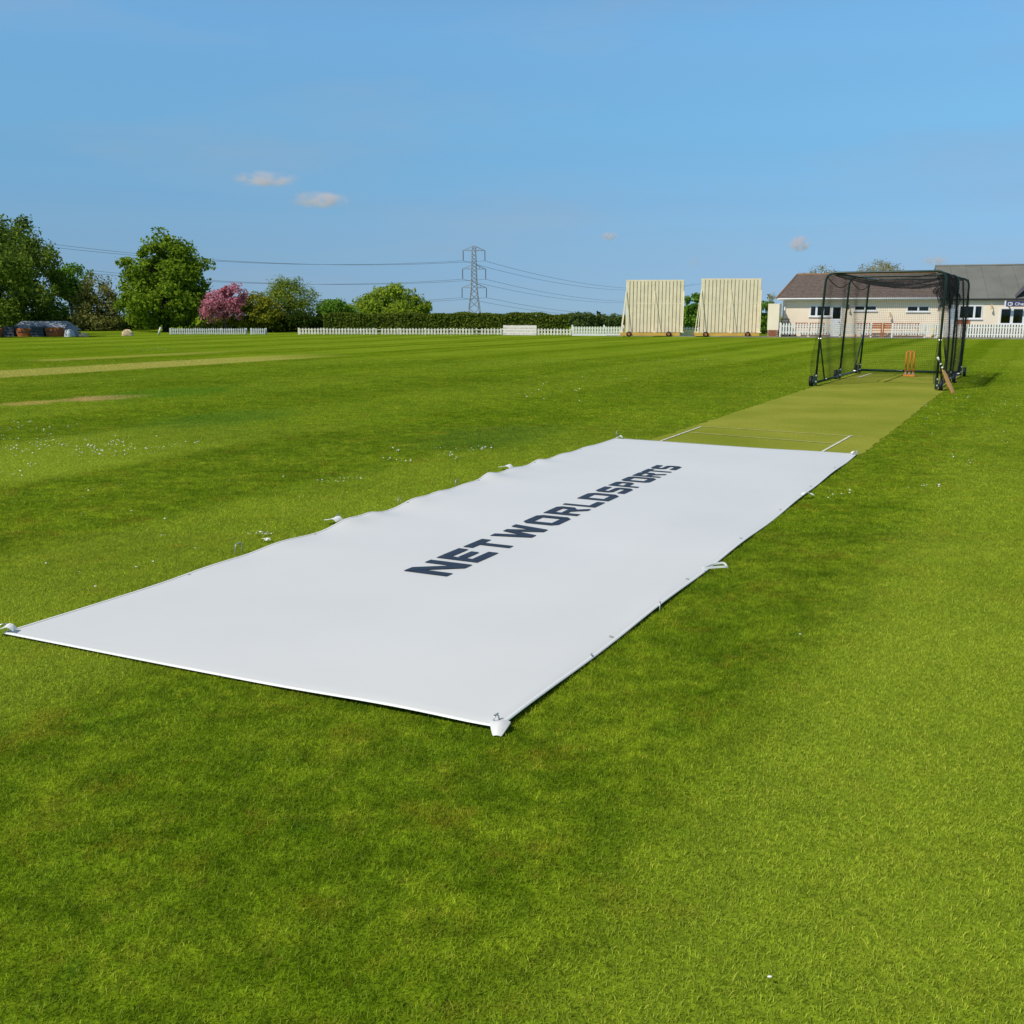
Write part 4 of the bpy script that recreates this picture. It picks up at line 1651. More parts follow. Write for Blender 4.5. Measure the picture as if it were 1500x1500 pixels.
# path and kerb by the pavilion
pth = MB()
q0, q1 = FA - fdir * 2 + BACK * .15, FB + fdir * 6 + BACK * .15
q2, q3 = q1 + BACK * (SET - .16), q0 + BACK * (SET - .16)
pth.add([(v.x, v.y, .012) for v in (q0, q1, q2, q3)], [(0, 1, 2, 3)])
kind(pth.build('path', M['concrete']), 'structure', 'pale concrete path between picket fence and pavilion')
kb = MB()
k0, k1 = FA - fdir * 12 - BACK * .35, FB + fdir * 6 - BACK * .35
k2, k3 = k1 - BACK * .22, k0 - BACK * .22
kv = [(v.x, v.y, z) for z in (0, .05) for v in (k0, k1, k2, k3)]
kb.add(kv, [(4, 7, 6, 5), (0, 3, 7, 4), (3, 2, 6, 7), (1, 0, 4, 5), (2, 1, 5, 6)])
kind(kb.build('kerb', M['concrete']), 'structure', 'low pale kerb along the edge of the field')


def bench(px0, px1, label):
    x0, x1 = fx(px0), fx(px1)
    w = x1 - x0
    p = borg + fdir * x0 - BACK * 1.0
    e = empty('bench', (p.x, p.y, .012), math.atan2(fdir.y, fdir.x))
    tag(e, label, 'bench', 'orange brown wooden benches by the pavilion')
    for z in (.62, .76, .90):
        MB().box((0, .40 + (z - .5) * .15, z - .05), (w, .43 + (z - .5) * .15, z + .05)).build('back_slat', M['orange_wood'], e)
    for y in (.0, .13, .26):
        MB().box((0, y, .42), (w, y + .11, .45)).build('seat_slat', M['orange_wood'], e)
    for x in (.03, w / 2, w - .03):
        m_ = MB()
        m_.box((x - .04, .36, 0), (x + .04, .396, .96)).box((x - .04, .02, 0), (x + .04, .08, .419)).box((x - .035, .08, .34), (x + .035, .36, .418))
        m_.build('leg_frame', M['orange_wood'], e)
    return e


bench(1166, 1208, 'orange brown bench left of the white pavilion door')
bench(1254, 1292, 'orange brown bench under the left high window, end showing in the fence gap')
bench(1293.5, 1346, 'longest orange brown bench, right of the fence gap')
ls_a, ls_b = fx(1402), fx(1545)
ls_p = borg + fdir * ls_a - BACK * (SET - .55)
lsc = empty('low_screen', (ls_p.x, ls_p.y, .012), math.atan2(fdir.y, fdir.x))
tag(lsc, 'low dark brown boarded screen behind the picket fence at the right', 'screen')
for k in range(4):
    MB().box((0, 0, .06 + k * .21), (ls_b - ls_a, .03, .06 + k * .21 + .195)).build('board', M['low_board'], lsc)
for x in (.1, (ls_b - ls_a) / 2, ls_b - ls_a - .1):
    MB().box((x - .04, .032, 0), (x + .04, .10, .90)).build('post', M['low_board'], lsc)
yb_ = borg + fdir * fx(1369) - BACK * .9
yb_ = empty('yellow_bin', (yb_.x, yb_.y, .012), math.atan2(fdir.y, fdir.x))
tag(yb_, 'small yellow lidded bin by the pavilion wall at the roof join', 'bin')
MB().tube([(0, 0, 0), (0, 0, .75)], .20, 14, .24).build('body', M['yellow'], yb_, True)
MB().tube([(0, 0, .752), (0, 0, .80), (0, 0, .86)], .26, 14, .12).build('lid', M['yellow'], yb_, True)

# dark mower parked in the corner of the pier
mp = borg + fdir * (fx(1151)) - BACK * 1.6
mw = empty('covered_mower', (mp.x, mp.y, .012), math.atan2(fdir.y, fdir.x))
tag(mw, 'dark machine parked behind the fence in the corner by the pier', 'mower')
MB().box((-.35, -.25, .2), (.35, .35, .95)).build('body', M['dark_crate'], mw)
MB().tube([(-.2, .3, .96), (-.3, .55, 1.2), (.3, .55, 1.2), (.2, .3, .96)], .03, 6).build('handle', M['rubber'], mw)
for x in (-.38, .38):
    MB().disc((x, 0, .17), (1, 0, 0), .17, .08, 12).build('wheel', M['rubber'], mw)

# ------------------------------------------------------------------ trees, hedge
def leaves(blobs, n, size, seed, spread=.33, stretch=1.0, up=.25, shell=.55, clusters=60, droop=0.0):
    """leaf-sized faces in clusters through the crown volume; returns verts, faces"""
    rg = np.random.default_rng(seed)
    vol = np.array([b[3] * b[4] * b[5] for b in blobs]) ** .7
    share = vol / vol.sum()
    P_, O_ = [], []
    for b, s_ in zip(blobs, share):
        nb_ = int(n * s_)
        kc = max(6, int(clusters * s_))
        d = rg.normal(size=(kc, 3))
        d /= np.linalg.norm(d, axis=1)[:, None]
        rr = shell + (1 - shell) * rg.random(kc) ** .6
        rr *= rg.uniform(.82, 1.12, kc)
        cc = np.array(b[:3]) + d * rr[:, None] * np.array(b[3:6])
        idx = rg.integers(0, kc, nb_)
        sp_ = spread * np.array(b[3:6]).mean()
        off = np.clip(rg.normal(size=(nb_, 3)), -1.7, 1.7) * sp_ * np.array([1, 1, .8])
        if droop:
            off[:, 2] -= np.abs(rg.normal(size=nb_)) * droop
        p = cc[idx] + off
        o = p - np.array(b[:3])
        o /= np.linalg.norm(o, axis=1)[:, None] + 1e-6
        P_.append(p)
        O_.append(o)
    P_, O_ = np.concatenate(P_), np.concatenate(O_)
    m = len(P_)
    nr = O_ * .7 + rg.normal(size=(m, 3)) * .55 + np.array([0, 0, up])
    nr /= np.linalg.norm(nr, axis=1)[:, None]
    a = np.cross(nr, rg.normal(size=(m, 3)))
    a /= np.linalg.norm(a, axis=1)[:, None]
    b_ = np.cross(nr, a)
    s_ = size * rg.uniform(.6, 1.35, m)[:, None]
    v = np.stack([P_ - a * s_, P_ - b_ * s_ * .55 * stretch + nr * s_ * .15, P_ + a * s_, P_ + b_ * s_ * .55 * stretch + nr * s_ * .15], 1)
    f = np.arange(m * 4).reshape(m, 4)
    return v.reshape(-1, 3), f


def blob(px, py, rx, ry, Y, depth=None):
    c = at(px, py, Y)
    k = Y / F
    return (c.x, c.y, c.z, rx * k, (depth or rx) * k, ry * k)


def tree(name, label, cat, px, Y, blobs, mat, n, size, seed, bark='bark', trunk_r=.2, fork=.35, limbs=5, group='trees beyond the boundary', base_z=None, **kw):
    bx_ = at(px, 456, Y).x
    bz = ground_z(Y) if base_z is None else base_z
    e = empty(name, (bx_, Y, bz))
    tag(e, label, cat, group)
    B = [blob(*b) if len(b) < 7 else b for b in blobs]
    loc = Vector((bx_, Y, bz))
    B = [(b[0] - loc.x, b[1] - loc.y, b[2] - loc.z, b[3], b[4], b[5]) for b in B]
    topz = max(b[2] + b[5] * .4 for b in B)
    big = sorted(B, key=lambda b: -b[3] * b[5])
    rg = random.Random(seed)
    fk = Vector((big[0][0] * .4, big[0][1] * .4, topz * fork))
    MB().tube([(0, 0, -.05), (fk.x * .3, fk.y * .3, fk.z * .4), fk, (big[0][0] * .8, big[0][1], topz * .8)], trunk_r, 9, trunk_r * .35).build('trunk', M[bark], e, True)
    for i in range(limbs):
        b = big[i % len(big)]
        an = rg.uniform(0, 6.28)
        tip = Vector((b[0] + math.cos(an) * b[3] * .65, b[1] + math.sin(an) * b[4] * .65, b[2] + rg.uniform(-.2, .65) * b[5]))
        st_p = fk.lerp(Vector((big[0][0] * .8, big[0][1], topz * .8)), rg.uniform(0, .5))
        mid_ = st_p.lerp(tip, .5) + Vector((rg.uniform(-.2, .2), rg.uniform(-.2, .2), .15 * b[5]))
        MB().tube([st_p, mid_, tip], trunk_r * .42, 6, trunk_r * .08).build('limb', M[bark], e, True)
    v, f = leaves(B, n, size, seed, **kw)
    v[:, 2] = np.maximum(v[:, 2], .05)
    me_ = bpy.data.meshes.new('crown')
    me_.from_pydata(v.tolist(), [], f.tolist())
    link('crown', me_, M[mat], e)
    return e


M['f_birch'] = foliage('leaf_birch', (0.071, 0.127, 0.018), (0.246, 0.318, 0.042), 0.34)
M['f_mid'] = foliage('leaf_mid', (0.07, 0.168, 0.022), (0.265, 0.448, 0.047), 0.42)
M['f_brown'] = foliage('leaf_brown', (0.118, 0.131, 0.031), (0.354, 0.342, 0.098), 0.37)
M['f_syc'] = foliage('leaf_sycamore', (0.077, 0.159, 0.013), (0.339, 0.458, 0.036), 0.42)
M['f_pink'] = foliage('leaf_cherry', (0.46, 0.13, 0.18), (0.78, 0.38, 0.46), .4)
M['f_olive'] = foliage('leaf_olive', (0.113, 0.144, 0.017), (0.426, 0.395, 0.038), 0.37)
M['f_grn'] = foliage('leaf_willowy', (0.092, 0.175, 0.02), (0.393, 0.446, 0.065), 0.42)
M['f_oak'] = foliage('leaf_oak', (0.113, 0.204, 0.02), (0.449, 0.541, 0.051), 0.42)
M['f_hedge'] = foliage('leaf_hedge', (0.052, 0.095, 0.013), (0.199, 0.241, 0.03), 0.32)
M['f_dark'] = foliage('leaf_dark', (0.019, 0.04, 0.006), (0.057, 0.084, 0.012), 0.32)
M['f_far'] = foliage('leaf_far', (0.07, 0.114, 0.028), (0.157, 0.212, 0.058), 0.32)
M['f_pale'] = foliage('leaf_pale', (0.211, 0.196, 0.084), (0.518, 0.45, 0.204), 0.42)

tree('birch_tree', 'tall dark drooping birch at the left picture edge, above the grey sheeted cover', 'tree', 22, 91,
     [(20, 372, 62, 50, 91), (-30, 372, 70, 62, 92), (55, 400, 38, 44, 90), (10, 425, 60, 38, 91), (-40, 430, 60, 40, 91), (35, 350, 30, 30, 91), (30, 452, 60, 22, 92), (-75, 385, 60, 48, 72), (-40, 350, 60, 40, 76), (-110, 400, 60, 48, 70), (2, 388, 44, 34, 68.5), (-60, 395, 60, 40, 68), (-28, 372, 50, 36, 69)],  # crown blobs nearest the camera are added to shade the stored things
     'f_birch', 48000, .15, 1, 'birch_bark', .22, .3, 7, droop=.5, shell=.45, clusters=230, spread=.17)
tree('ash_tree', 'mid green tree between the dark birch and the brownish bush', 'tree', 104, 98,
     [(104, 412, 24, 26, 98), (92, 435, 24, 26, 98), (118, 440, 18, 24, 98)], 'f_mid', 6500, .15, 2, trunk_r=.16, clusters=90, spread=.18)
tree('hawthorn_bush', 'brownish green bush between the ash and the sycamore', 'bush', 143, 92,
     [(143, 428, 26, 24, 92), (128, 455, 24, 28, 92), (160, 456, 22, 28, 92), (143, 470, 36, 20, 92)], 'f_brown', 8000, .12, 3, trunk_r=.14, clusters=130, spread=.17)
tree('sycamore_tree', 'large rounded bright green sycamore left of the pink blossom tree', 'tree', 241, 88,
     [(240, 392, 46, 44, 88), (206, 412, 32, 40, 88), (276, 410, 30, 46, 88), (240, 440, 60, 34, 88), (214, 452, 38, 26, 87), (268, 448, 36, 28, 88), (238, 370, 30, 22, 88)],
     'f_syc', 24000, .17, 4, trunk_r=.30, limbs=9, clusters=210, spread=.15, shell=.6)
tree('cherry_tree', 'pink blossoming cherry tree beside the sycamore', 'tree', 331, 84,
     [(320, 444, 22, 18, 84), (342, 438, 18, 19, 84), (316, 458, 18, 13, 84), (350, 450, 12, 18, 84), (330, 428, 10, 10, 84)], 'f_pink', 6500, .11, 5, trunk_r=.12, clusters=110, spread=.2, limbs=7)
tree('olive_bush', 'low olive green bush right of the cherry tree', 'bush', 372, 85,
     [(372, 448, 24, 20, 85), (360, 465, 24, 18, 85), (388, 462, 24, 22, 85)], 'f_olive', 6000, .12, 6, trunk_r=.10, clusters=100, spread=.18)
tree('whitebeam_tree', 'feathery green tree with upright twigs standing left of the hedge', 'tree', 424, 89,
     [(424, 440, 36, 32, 89), (402, 452, 26, 26, 89), (448, 452, 20, 28, 89), (425, 424, 22, 18, 89), (418, 416, 10, 10, 89)], 'f_grn', 10000, .12, 7, trunk_r=.17, clusters=170, spread=.16, limbs=8, stretch=.6)
tree('elm_sapling', 'small green tree peeping over the left end of the hedge', 'tree', 489, 112,
     [(488, 452, 22, 13, 112), (500, 458, 20, 12, 112), (472, 460, 14, 10, 112)], 'f_mid', 4500, .16, 8, trunk_r=.15, clusters=80, spread=.18)
tree('oak_tree', 'broad spreading oak behind the hedge left of the pylon', 'tree', 578, 120,
     [(580, 440, 36, 22, 120), (545, 446, 30, 18, 120), (612, 450, 20, 16, 120), (575, 455, 52, 12, 120), (522, 454, 16, 14, 120)], 'f_oak', 11000, .18, 9, trunk_r=.35, limbs=9, clusters=160, spread=.16)
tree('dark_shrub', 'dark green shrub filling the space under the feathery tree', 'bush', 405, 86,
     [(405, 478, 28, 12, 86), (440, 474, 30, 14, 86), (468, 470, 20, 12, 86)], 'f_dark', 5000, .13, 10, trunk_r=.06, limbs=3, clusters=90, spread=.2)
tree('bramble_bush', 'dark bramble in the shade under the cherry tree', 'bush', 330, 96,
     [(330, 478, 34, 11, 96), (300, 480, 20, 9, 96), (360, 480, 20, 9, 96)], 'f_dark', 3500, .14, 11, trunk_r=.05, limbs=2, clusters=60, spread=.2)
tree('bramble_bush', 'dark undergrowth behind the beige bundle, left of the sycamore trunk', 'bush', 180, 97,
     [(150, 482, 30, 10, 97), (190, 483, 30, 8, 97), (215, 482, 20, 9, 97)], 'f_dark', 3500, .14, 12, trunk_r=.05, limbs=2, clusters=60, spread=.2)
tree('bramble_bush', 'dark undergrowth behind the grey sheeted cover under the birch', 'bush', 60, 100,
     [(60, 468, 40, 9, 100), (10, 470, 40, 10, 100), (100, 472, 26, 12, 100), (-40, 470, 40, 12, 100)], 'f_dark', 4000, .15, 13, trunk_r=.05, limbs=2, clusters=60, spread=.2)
tree('poplar_tree', 'dark green tree seen in the gap between the sightscreens', 'tree', 1012, 96,
     [(1018, 448, 14, 16, 96), (1006, 462, 16, 16, 96), (1026, 464, 18, 18, 96), (1012, 475, 24, 14, 96)], 'f_mid', 5000, .15, 14, trunk_r=.15, clusters=80, spread=.18)
tree('laurel_bush', 'glossy green bush between the right sightscreen and the pavilion', 'bush', 1121, 79,
     [(1121, 458, 15, 16, 79), (1128, 474, 14, 14, 79), (1114, 474, 12, 14, 79)], 'f_mid', 4500, .12, 15, trunk_r=.08, clusters=70, spread=.2)
tree('bare_ash_tree', 'thin pale leaved tree behind the left end of the tiled roof', 'tree', 1203, 96,
     [(1200, 402, 22, 12, 96), (1186, 406, 14, 10, 96), (1216, 408, 20, 12, 96)], 'f_pale', 1300, .10, 16, trunk_r=.14, clusters=60, spread=.2, limbs=16, stretch=.7)
tree('bare_ash_tree', 'thin pale leaved tree behind the tiled roof above the cage', 'tree', 1284, 98,
     [(1290, 398, 26, 14, 98), (1262, 404, 18, 10, 98), (1308, 402, 18, 12, 98), (1284, 390, 16, 8, 98)], 'f_pale', 1900, .10, 17, trunk_r=.15, clusters=70, spread=.2, limbs=18, stretch=.7)
tree('birch_sapling', 'spindly sapling rising behind the bush next to the pavilion', 'tree', 1130, 90,
     [(1129, 438, 8, 8, 90), (1132, 446, 6, 8, 90)], 'f_pale', 260, .08, 18, trunk_r=.05, clusters=14, spread=.25, limbs=6)
FARS = [(838, 470, 16, 9), (853, 468, 14, 10), (866, 468, 14, 10), (884, 472, 14, 9), (898, 471, 14, 9), (910, 473, 14, 9)]
FLAB = ['far hazy tree just right of the hedge end', 'far hazy round tree, second from the hedge end', 'far hazy darker tree left of the pointed conifer', 'far hazy tree right of the pointed conifer', 'far hazy tree beside the left sightscreen', 'far hazy tree partly behind the left sightscreen']
for i, (px, py, rx, ry) in enumerate(FARS):
    tree('distant_tree', FLAB[i], 'tree', px, 300 + i * 4, [(px, py, rx, ry, 300 + i * 4), (px + 5, py + 6, rx, ry, 300 + i * 4)], 'f_far', 1800, .42, 30 + i, trunk_r=.3, limbs=3, clusters=45, spread=.22, group='distant trees beyond the hedge')
tree('conifer_tree', 'tiny pointed dark conifer rising over the distant trees', 'tree', 877, 310,
     [(877, 458, 2.0, 4.5, 310), (877, 464, 3.2, 5, 310), (877, 471, 4.2, 6, 310)], 'f_dark', 900, .35, 40, trunk_r=.2, limbs=0, clusters=40, spread=.2, group='distant trees beyond the hedge')

# clipped hedge
HX0, HX1 = at(474, 470, 80).x, at(833, 470, 78).x
hy0, hy1 = 80.0, 78.4
hh0 = at(500, 459.5, 80).z
hedge = empty('hedge', ((HX0 + HX1) / 2, 79.2, 0))
tag(hedge, 'long clipped dark green hedge behind the weathered picket fence', 'hedge')
rg = np.random.default_rng(77)
n_ = 26000
x = rg.uniform(HX0, HX1, n_)
side = rg.random(n_)
yb0 = hy0 + (hy1 - hy0) * (x - HX0) / (HX1 - HX0)
topw = hh0 + .05 * np.sin(x * 1.3) + .04 * np.sin(x * 3.1 + 1) + .03 * rg.normal(size=n_) - .12 * np.clip((x - HX1 + 2) / 2, 0, 1)
yy = np.where(side < .6, yb0 + .10 * rg.normal(size=n_), yb0 + rg.uniform(0, 1.1, n_))
zz = np.where(side < .6, rg.uniform(.02, 1, n_) * topw, topw - np.abs(rg.normal(size=n_)) * .06)
Pn = np.stack([x - (HX0 + HX1) / 2, yy - 79.2, zz], 1)
nr = rg.normal(size=(n_, 3)) * .6 + np.where(side[:, None] < .6, np.array([0, -.7, .3]), np.array([0, -.1, 1.0]))
nr /= np.linalg.norm(nr, axis=1)[:, None]
a_ = np.cross(nr, rg.normal(size=(n_, 3)))
a_ /= np.linalg.norm(a_, axis=1)[:, None]
b_ = np.cross(nr, a_)
s_ = .085 * rg.uniform(.6, 1.4, n_)[:, None]
hv = np.stack([Pn - a_ * s_, Pn - b_ * s_ * .6, Pn + a_ * s_, Pn + b_ * s_ * .6], 1).reshape(-1, 3)
hme = bpy.data.meshes.new('foliage')
hme.from_pydata(hv.tolist(), [], np.arange(n_ * 4).reshape(n_, 4).tolist())
link('foliage', hme, M['f_hedge'], hedge)
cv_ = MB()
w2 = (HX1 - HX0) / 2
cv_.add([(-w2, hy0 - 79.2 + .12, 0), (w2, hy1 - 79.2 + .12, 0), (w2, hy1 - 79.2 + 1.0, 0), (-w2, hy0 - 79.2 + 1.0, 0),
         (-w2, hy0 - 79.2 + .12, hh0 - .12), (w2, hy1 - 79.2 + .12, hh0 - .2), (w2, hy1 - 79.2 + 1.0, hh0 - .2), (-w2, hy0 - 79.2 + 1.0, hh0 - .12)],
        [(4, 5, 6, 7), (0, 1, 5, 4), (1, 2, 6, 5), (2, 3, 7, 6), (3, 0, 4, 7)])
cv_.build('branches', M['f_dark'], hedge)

# ------------------------------------------------------------------ pylon and wires
PY = 450.0
pyx = at(695, 456, PY).x
pyz = ground_z(PY)
pylon = empty('pylon', (pyx, PY, pyz), R(8))
tag(pylon, 'tall grey lattice electricity pylon with three pairs of arms', 'pylon')
kpx = PY / F


def zpx(py):
    return at(695, py, PY).z - pyz


legs = MB()
lat = MB()
ztop = zpx(362)


def hw(z):
    zt, zw = zpx(367), zpx(425)
    if z > zw:
        return kpx * (2.6 + (4.2 - 2.6) * (zt - z) / (zt - zw))
    return kpx * (4.2 + (zw - z) / kpx * .125)


lv = [0.0]
z = 0.0
while z < ztop - 1.5:
    z += max(1.6, hw(z) * 1.5)
    lv.append(min(z, ztop))
lv[-1] = ztop
TH = .15
for sx, sy_ in ((1, 1), (1, -1), (-1, -1), (-1, 1)):
    MB().tube([(sx * hw(z), sy_ * hw(z), z) for z in lv], TH * 1.25, 4, TH * .9).build('leg', M['galv'], pylon)
cs = [(1, 1), (1, -1), (-1, -1), (-1, 1)]
for z0, z1 in zip(lv, lv[1:]):
    for k in range(4):
        a, b = cs[k], cs[(k + 1) % 4]
        lat.tube([(a[0] * hw(z0), a[1] * hw(z0), z0), (b[0] * hw(z1), b[1] * hw(z1), z1)], TH * .6, 3)
        lat.tube([(b[0] * hw(z0), b[1] * hw(z0), z0), (a[0] * hw(z1), a[1] * hw(z1), z1)], TH * .6, 3)
lat.build('lattice', M['galv'], pylon)
MB().add([(-hw(ztop), -hw(ztop), ztop), (hw(ztop), -hw(ztop), ztop), (hw(ztop), hw(ztop), ztop), (-hw(ztop), hw(ztop), ztop), (0, 0, ztop + 1.0)],
         [(0, 1, 4), (1, 2, 4), (2, 3, 4), (3, 0, 4)]).build('peak', M['galv'], pylon)
ATT = []
for (py_arm, half, py_ins) in ((367, 15.5, 382), (394, 16.5, 409), (421.5, 17.5, 436)):
    za, zi = zpx(py_arm), zpx(py_ins)
    for sx in (-1, 1):
        tip = Vector((sx * half * kpx, 0, za))
        arm = MB()
        for sy_ in (1, -1):
            arm.tube([(sx * hw(za), sy_ * hw(za), za), tip], TH * .8, 4)
            arm.tube([(sx * hw(za + 1.6), sy_ * hw(za + 1.6), za + 1.7), tip], TH * .8, 4)
        for f_ in (.35, .65):
            w_ = hw(za) * (1 - f_)
            xx = sx * hw(za) + (tip.x - sx * hw(za)) * f_
            arm.tube([(xx, w_, za), (xx, 0, za + 1.7 * (1 - f_))], TH * .5, 3)
            arm.tube([(xx, -w_, za), (xx, 0, za + 1.7 * (1 - f_))], TH * .5, 3)
        ao = arm.build('cross_arm', M['galv'], pylon)
        ins = MB()
        ins.tube([tip, (tip.x, 0, zi)], .16, 6)
        for k in range(9):
            zc = za - .5 - (za - zi - 1) * k / 8
            ins.disc((tip.x, 0, zc), (0, 0, 1), .26, .10, 8)
        ins.build('insulator', M['glass_disc'], ao)
        cs_, sn_ = math.cos(R(8)), math.sin(R(8))
        ATT.append((Vector((pyx + tip.x * cs_, PY + tip.x * sn_, zi + pyz)), py_arm, sx))


def wire(a, b, sag, label):
    m_ = MB()
    n = 60
    m_.tube([a.lerp(b, k / n) - Vector((0, 0, 4 * sag * (k / n) * (1 - k / n))) for k in range(n + 1)], .075, 4)
    o = m_.build('power_line', M['wire'])
    tag(o, label, 'power line', 'power lines slung from the pylon')


tiern = {367: 'top', 394: 'middle', 421.5: 'lowest'}
for (p, arm_, sx) in ATT:
    sd = 'left' if sx < 0 else 'right'
    dz = p.z - 24.7
    wire(p, Vector((-250 + sx * 5, 330 + sx * 4, 40 + dz)), 9.1, f'wire running left from the {sd} tip of the {tiern[arm_]} pylon arm')
    wire(p, Vector((150 + sx * 6, 800, 24.7 + dz + (1.0 if sx > 0 else -.5))), 8.4, f'wire running right from the {sd} tip of the {tiern[arm_]} pylon arm')

# ------------------------------------------------------------------ groundsman's things under the trees at the left
YG = 71.0


def gx(px):
    return at(px, 480, YG).x


tc = empty('covers_trolley', (gx(0), YG + 1.2, 0))
tag(tc, 'long low grey sheeted cover on a frame under the dark birch', 'cover')
x0, x1 = gx(2) - gx(0), gx(86) - gx(0)
zt = at(40, 470.5, YG + 1.2).z
m_ = MB()
m_.add([(x0, -.3, .40), (x1, -.3, .40), (x1 - .35, 1.1, zt), (x0 + .35, 1.1, zt), (x0, 2.6, .4), (x1, 2.6, .4), (x0, -.3, .25), (x1, -.3, .25)], [(0, 1, 2, 3), (3, 2, 5, 4), (6, 7, 1, 0), (1, 5, 2), (0, 3, 4)])
m_.build('sheet', M['sheet_grey'], tc)
MB().box((x0 + .05, -.25, .12), (x1 - .05, 2.5, .245)).build('frame', M['dark_crate'], tc)
for x in (x0 + .5, x1 - .5):
    for y in (-.32, 2.55):
        MB().disc((x, y, .15), (0, 1, 0), .15, .08, 12).build('wheel', M['rubber'], tc)


def ribbed_bin(px0, px1, py_top, label):
    x0, x1 = gx(px0), gx(px1)
    w = x1 - x0
    h = at((px0 + px1) / 2, py_top, YG).z
    e = empty('planter_tub', (x0 + w / 2, YG, 0))
    tag(e, label, 'tub', 'orange tubs standing in a row under the birch')
    m_ = MB()
    secs = [(0, .86), (h * .25, .92), (h * .82, 1.0), (h, .94), (h * 1.02, .7)]
    vs, fs = [], []
    N_ = 16
    for (z, s_) in secs:
        for k in range(N_):
            an = 2 * math.pi * k / N_
            c_, s2 = math.cos(an), math.sin(an)
            r_ = (abs(c_) ** 5 + abs(s2) ** 5) ** (-1 / 5)
            vs.append((c_ * r_ * w / 2 * s_, s2 * r_ * .40 * s_, z))
    for i in range(len(secs) - 1):
        for k in range(N_):
            fs.append((i * N_ + k, i * N_ + (k + 1) % N_, (i + 1) * N_ + (k + 1) % N_, (i + 1) * N_ + k))
    fs.append(tuple((len(secs) - 1) * N_ + k for k in range(N_)))
    m_.add(vs, fs)
    m_.build('body', M['rust'], e, True)
    MB().box((-w * .4, -.412, h * .55), (w * .4, -.398, h * .62)).build('band', M['dark_crate'], e)
    return e


ribbed_bin(-12, 7, 480.5, 'orange tub cut by the left picture edge')
ribbed_bin(25, 48, 481, 'orange tub between the two dark slatted crates')
ribbed_bin(67, 92, 480, 'orange tub next to the grey bundled sheets')


def crate(px0, px1, py_top, label):
    x0, x1 = gx(px0), gx(px1)
    w = x1 - x0
    h = at((px0 + px1) / 2, py_top, YG).z
    e = empty('slatted_crate', (x0 + w / 2, YG, 0))
    tag(e, label, 'crate', 'dark slatted crates under the birch')
    n = 4
    for k in range(n):
        z0 = h * k / n + .01
        MB().box((-w / 2, -.36, z0), (w / 2, -.335, z0 + h / n * .72)).build('slat', M['dark_crate'], e)
        MB().box((-w / 2, .335, z0), (w / 2, .36, z0 + h / n * .72)).build('slat', M['dark_crate'], e)
    for x in (-w / 2 + .03, w / 2 - .03):
        MB().box((x - .03, -.33, 0), (x + .03, .33, h)).build('end', M['dark_crate'], e)
    MB().box((-w / 2 + .065, -.32, .03), (w / 2 - .065, .32, h * .85)).build('load', M['dark'], e)
    return e


crate(7.5, 23, 478, 'dark slatted crate left of the middle orange tub')
crate(47.5, 66, 478, 'dark slatted crate right of the middle orange tub')


def bundle(name, px, py, rx, ry, mat, label, cat, seed, Y=YG, tie=None):
    """soft folded heap: a lumpy mound with creases"""
    c = at(px, py, Y)
    k = Y / F
    e = empty(name, (c.x, Y, 0))
    tag(e, label, cat)
    rg_ = random.Random(seed)
    ph = [rg_.uniform(0, 6.28) for _ in range(8)]
    vs, fs = [], []
    NA, NB = 22, 11
    for i in range(NB):
        th = (i / (NB - 1)) * math.pi / 2
        for j in range(NA):
            an = 2 * math.pi * j / NA
            w = 1 + .12 * math.sin(an * 3 + ph[0]) + .07 * math.sin(an * 7 + ph[1] + th * 4) + .05 * math.sin(th * 9 + ph[2] + an * 2)
            vs.append((math.cos(an) * math.cos(th) ** .7 * rx * k * w, math.sin(an) * math.cos(th) ** .7 * rx * k * .7 * w, math.sin(th) * ry * 2 * k * (1 + .08 * math.sin(an * 4 + ph[3]))))
    for i in range(NB - 1):
        for j in range(NA):
            fs.append((i * NA + j, i * NA + (j + 1) % NA, (i + 1) * NA + (j + 1) % NA, (i + 1) * NA + j))
    MB().add(vs, fs).build('heap', M[mat], e, True)
    if tie:
        m2 = MB()
        m2.tube([(-rx * k * .3, -rx * k * .75, ry * k * .3), (-rx * k * .3, -rx * k * .5, ry * k * 1.5), (-rx * k * .3, 0, ry * k * 2.05)], .03, 5)
        m2.build('tie_rope', M[tie], e)
    return e


bundle('sheet_bundle', 103, 483, 10, 8, 'sheet_grey', 'larger grey bundle of sheeting behind the pale one', 'bundle', 1, YG + .8, 'rubber')
bundle('sheet_bundle', 101, 485.5, 7.5, 5, 'pale_sheet', 'smaller pale bundle in front of the grey sheeting', 'bundle', 2, YG - .4, 'rubber')
bundle('rag_heap', 122, 487.5, 7, 2.6, 'beige', 'small low heap right of the pale bundle', 'heap', 3, YG)
bundle('canvas_bundle', 186, 485, 8.0, 4.4, 'beige', 'beige rolled canvas bundle lying alone left of the sycamore', 'bundle', 4, YG + 2, 'bat_back')
wp = at(234, 485, 76)
wpe = empty('white_stake', (wp.x, 76, 0))
tag(wpe, 'short leaning white stake beside the start of the picket fence', 'stake')
MB().tube([(-.12, 0, 0), (.08, 0, .55)], .08, 8).build('stake', M['fence_old'], wpe, True)
MB().tube([(.08, 0, .551), (.10, 0, .60)], .08, 8, .02).build('cap', M['fence_old'], wpe, True)

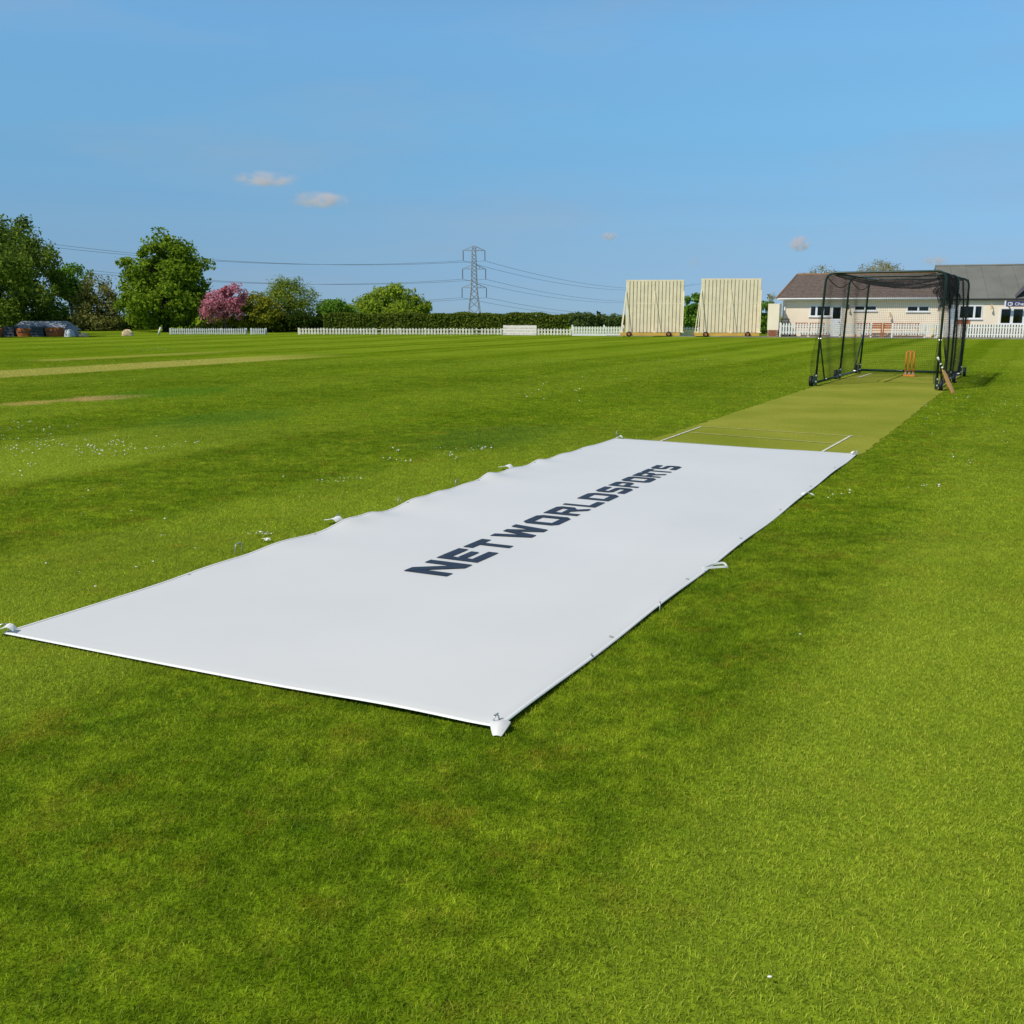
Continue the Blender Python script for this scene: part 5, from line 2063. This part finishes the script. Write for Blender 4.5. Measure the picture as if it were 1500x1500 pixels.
# ------------------------------------------------------------------ little clouds
def cloud(px, py, w_px, h_px, dens, label, seed):
    Y = 2600.0
    c = at(px, py, Y)
    k = Y / F
    bm = bmesh.new()
    bmesh.ops.create_icosphere(bm, subdivisions=3, radius=1.0)
    me_ = bpy.data.meshes.new('cloud')
    bm.to_mesh(me_)
    bm.free()
    o = link('cloud', me_)
    o.location = c
    sc_ = (w_px * k / 2, w_px * k / 3, h_px * k / 2)
    o.scale = sc_
    m_ = bpy.data.materials.new('cloud_vapour')
    m_.use_nodes = True
    nt = m_.node_tree
    nt.nodes.clear()
    out = nt.nodes.new('ShaderNodeOutputMaterial')
    pvol = nt.nodes.new('ShaderNodeVolumePrincipled')
    pvol.inputs['Color'].default_value = (1.0, .90, .98, 1)
    pvol.inputs['Anisotropy'].default_value = .2
    tc_ = nt.nodes.new('ShaderNodeTexCoord')
    ln = nt.nodes.new('ShaderNodeVectorMath')
    ln.operation = 'LENGTH'
    nt.links.new(tc_.outputs['Object'], ln.inputs[0])
    fall = nt.nodes.new('ShaderNodeMapRange')
    fall.interpolation_type = 'SMOOTHSTEP'
    fall.inputs[1].default_value = .25
    fall.inputs[2].default_value = 1.0
    fall.inputs[3].default_value = 1
    fall.inputs[4].default_value = 0
    nt.links.new(ln.outputs['Value'], fall.inputs[0])
    mp_ = nt.nodes.new('ShaderNodeMapping')
    mp_.inputs['Location'].default_value = (seed * 3.1, seed * 1.7, 0)
    mp_.inputs['Scale'].default_value = (2.2, 1.5, 1.1)
    nt.links.new(tc_.outputs['Object'], mp_.inputs[0])
    nz = nt.nodes.new('ShaderNodeTexNoise')
    nz.inputs['Scale'].default_value = 1.2
    nz.inputs['Detail'].default_value = 4
    nt.links.new(mp_.outputs[0], nz.inputs['Vector'])
    nr_ = nt.nodes.new('ShaderNodeMapRange')
    nr_.inputs[1].default_value = .40
    nr_.inputs[2].default_value = .65
    nt.links.new(nz.outputs[0], nr_.inputs[0])
    ml = nt.nodes.new('ShaderNodeMath')
    ml.operation = 'MULTIPLY'
    nt.links.new(fall.outputs[0], ml.inputs[0])
    nt.links.new(nr_.outputs[0], ml.inputs[1])
    ml2 = nt.nodes.new('ShaderNodeMath')
    ml2.operation = 'MULTIPLY'
    ml2.inputs[1].default_value = dens
    nt.links.new(ml.outputs[0], ml2.inputs[0])
    nt.links.new(ml2.outputs[0], pvol.inputs['Density'])
    nt.links.new(pvol.outputs[0], out.inputs['Volume'])
    me_.materials.append(m_)
    tag(o, label, 'cloud', 'small fair weather clouds')


cloud(388, 262, 108, 26, .040, 'thin pinkish cloud, the upper of the pair at the left', 1)
cloud(468, 293, 98, 28, .050, 'thin pinkish cloud, the lower of the pair at the left', 2)
cloud(892, 346, 34, 16, .10, 'tiny faint cloud above the left sightscreen', 3)
cloud(1171, 357, 42, 28, .12, 'small puffy pinkish cloud left above the cage', 4)
cloud(1016, 384, 24, 20, .03, 'faintest grey cloud wisp between the sightscreens', 5)
cloud(1370, 382, 44, 16, .07, 'faint flat cloud above the right end of the cage', 6)
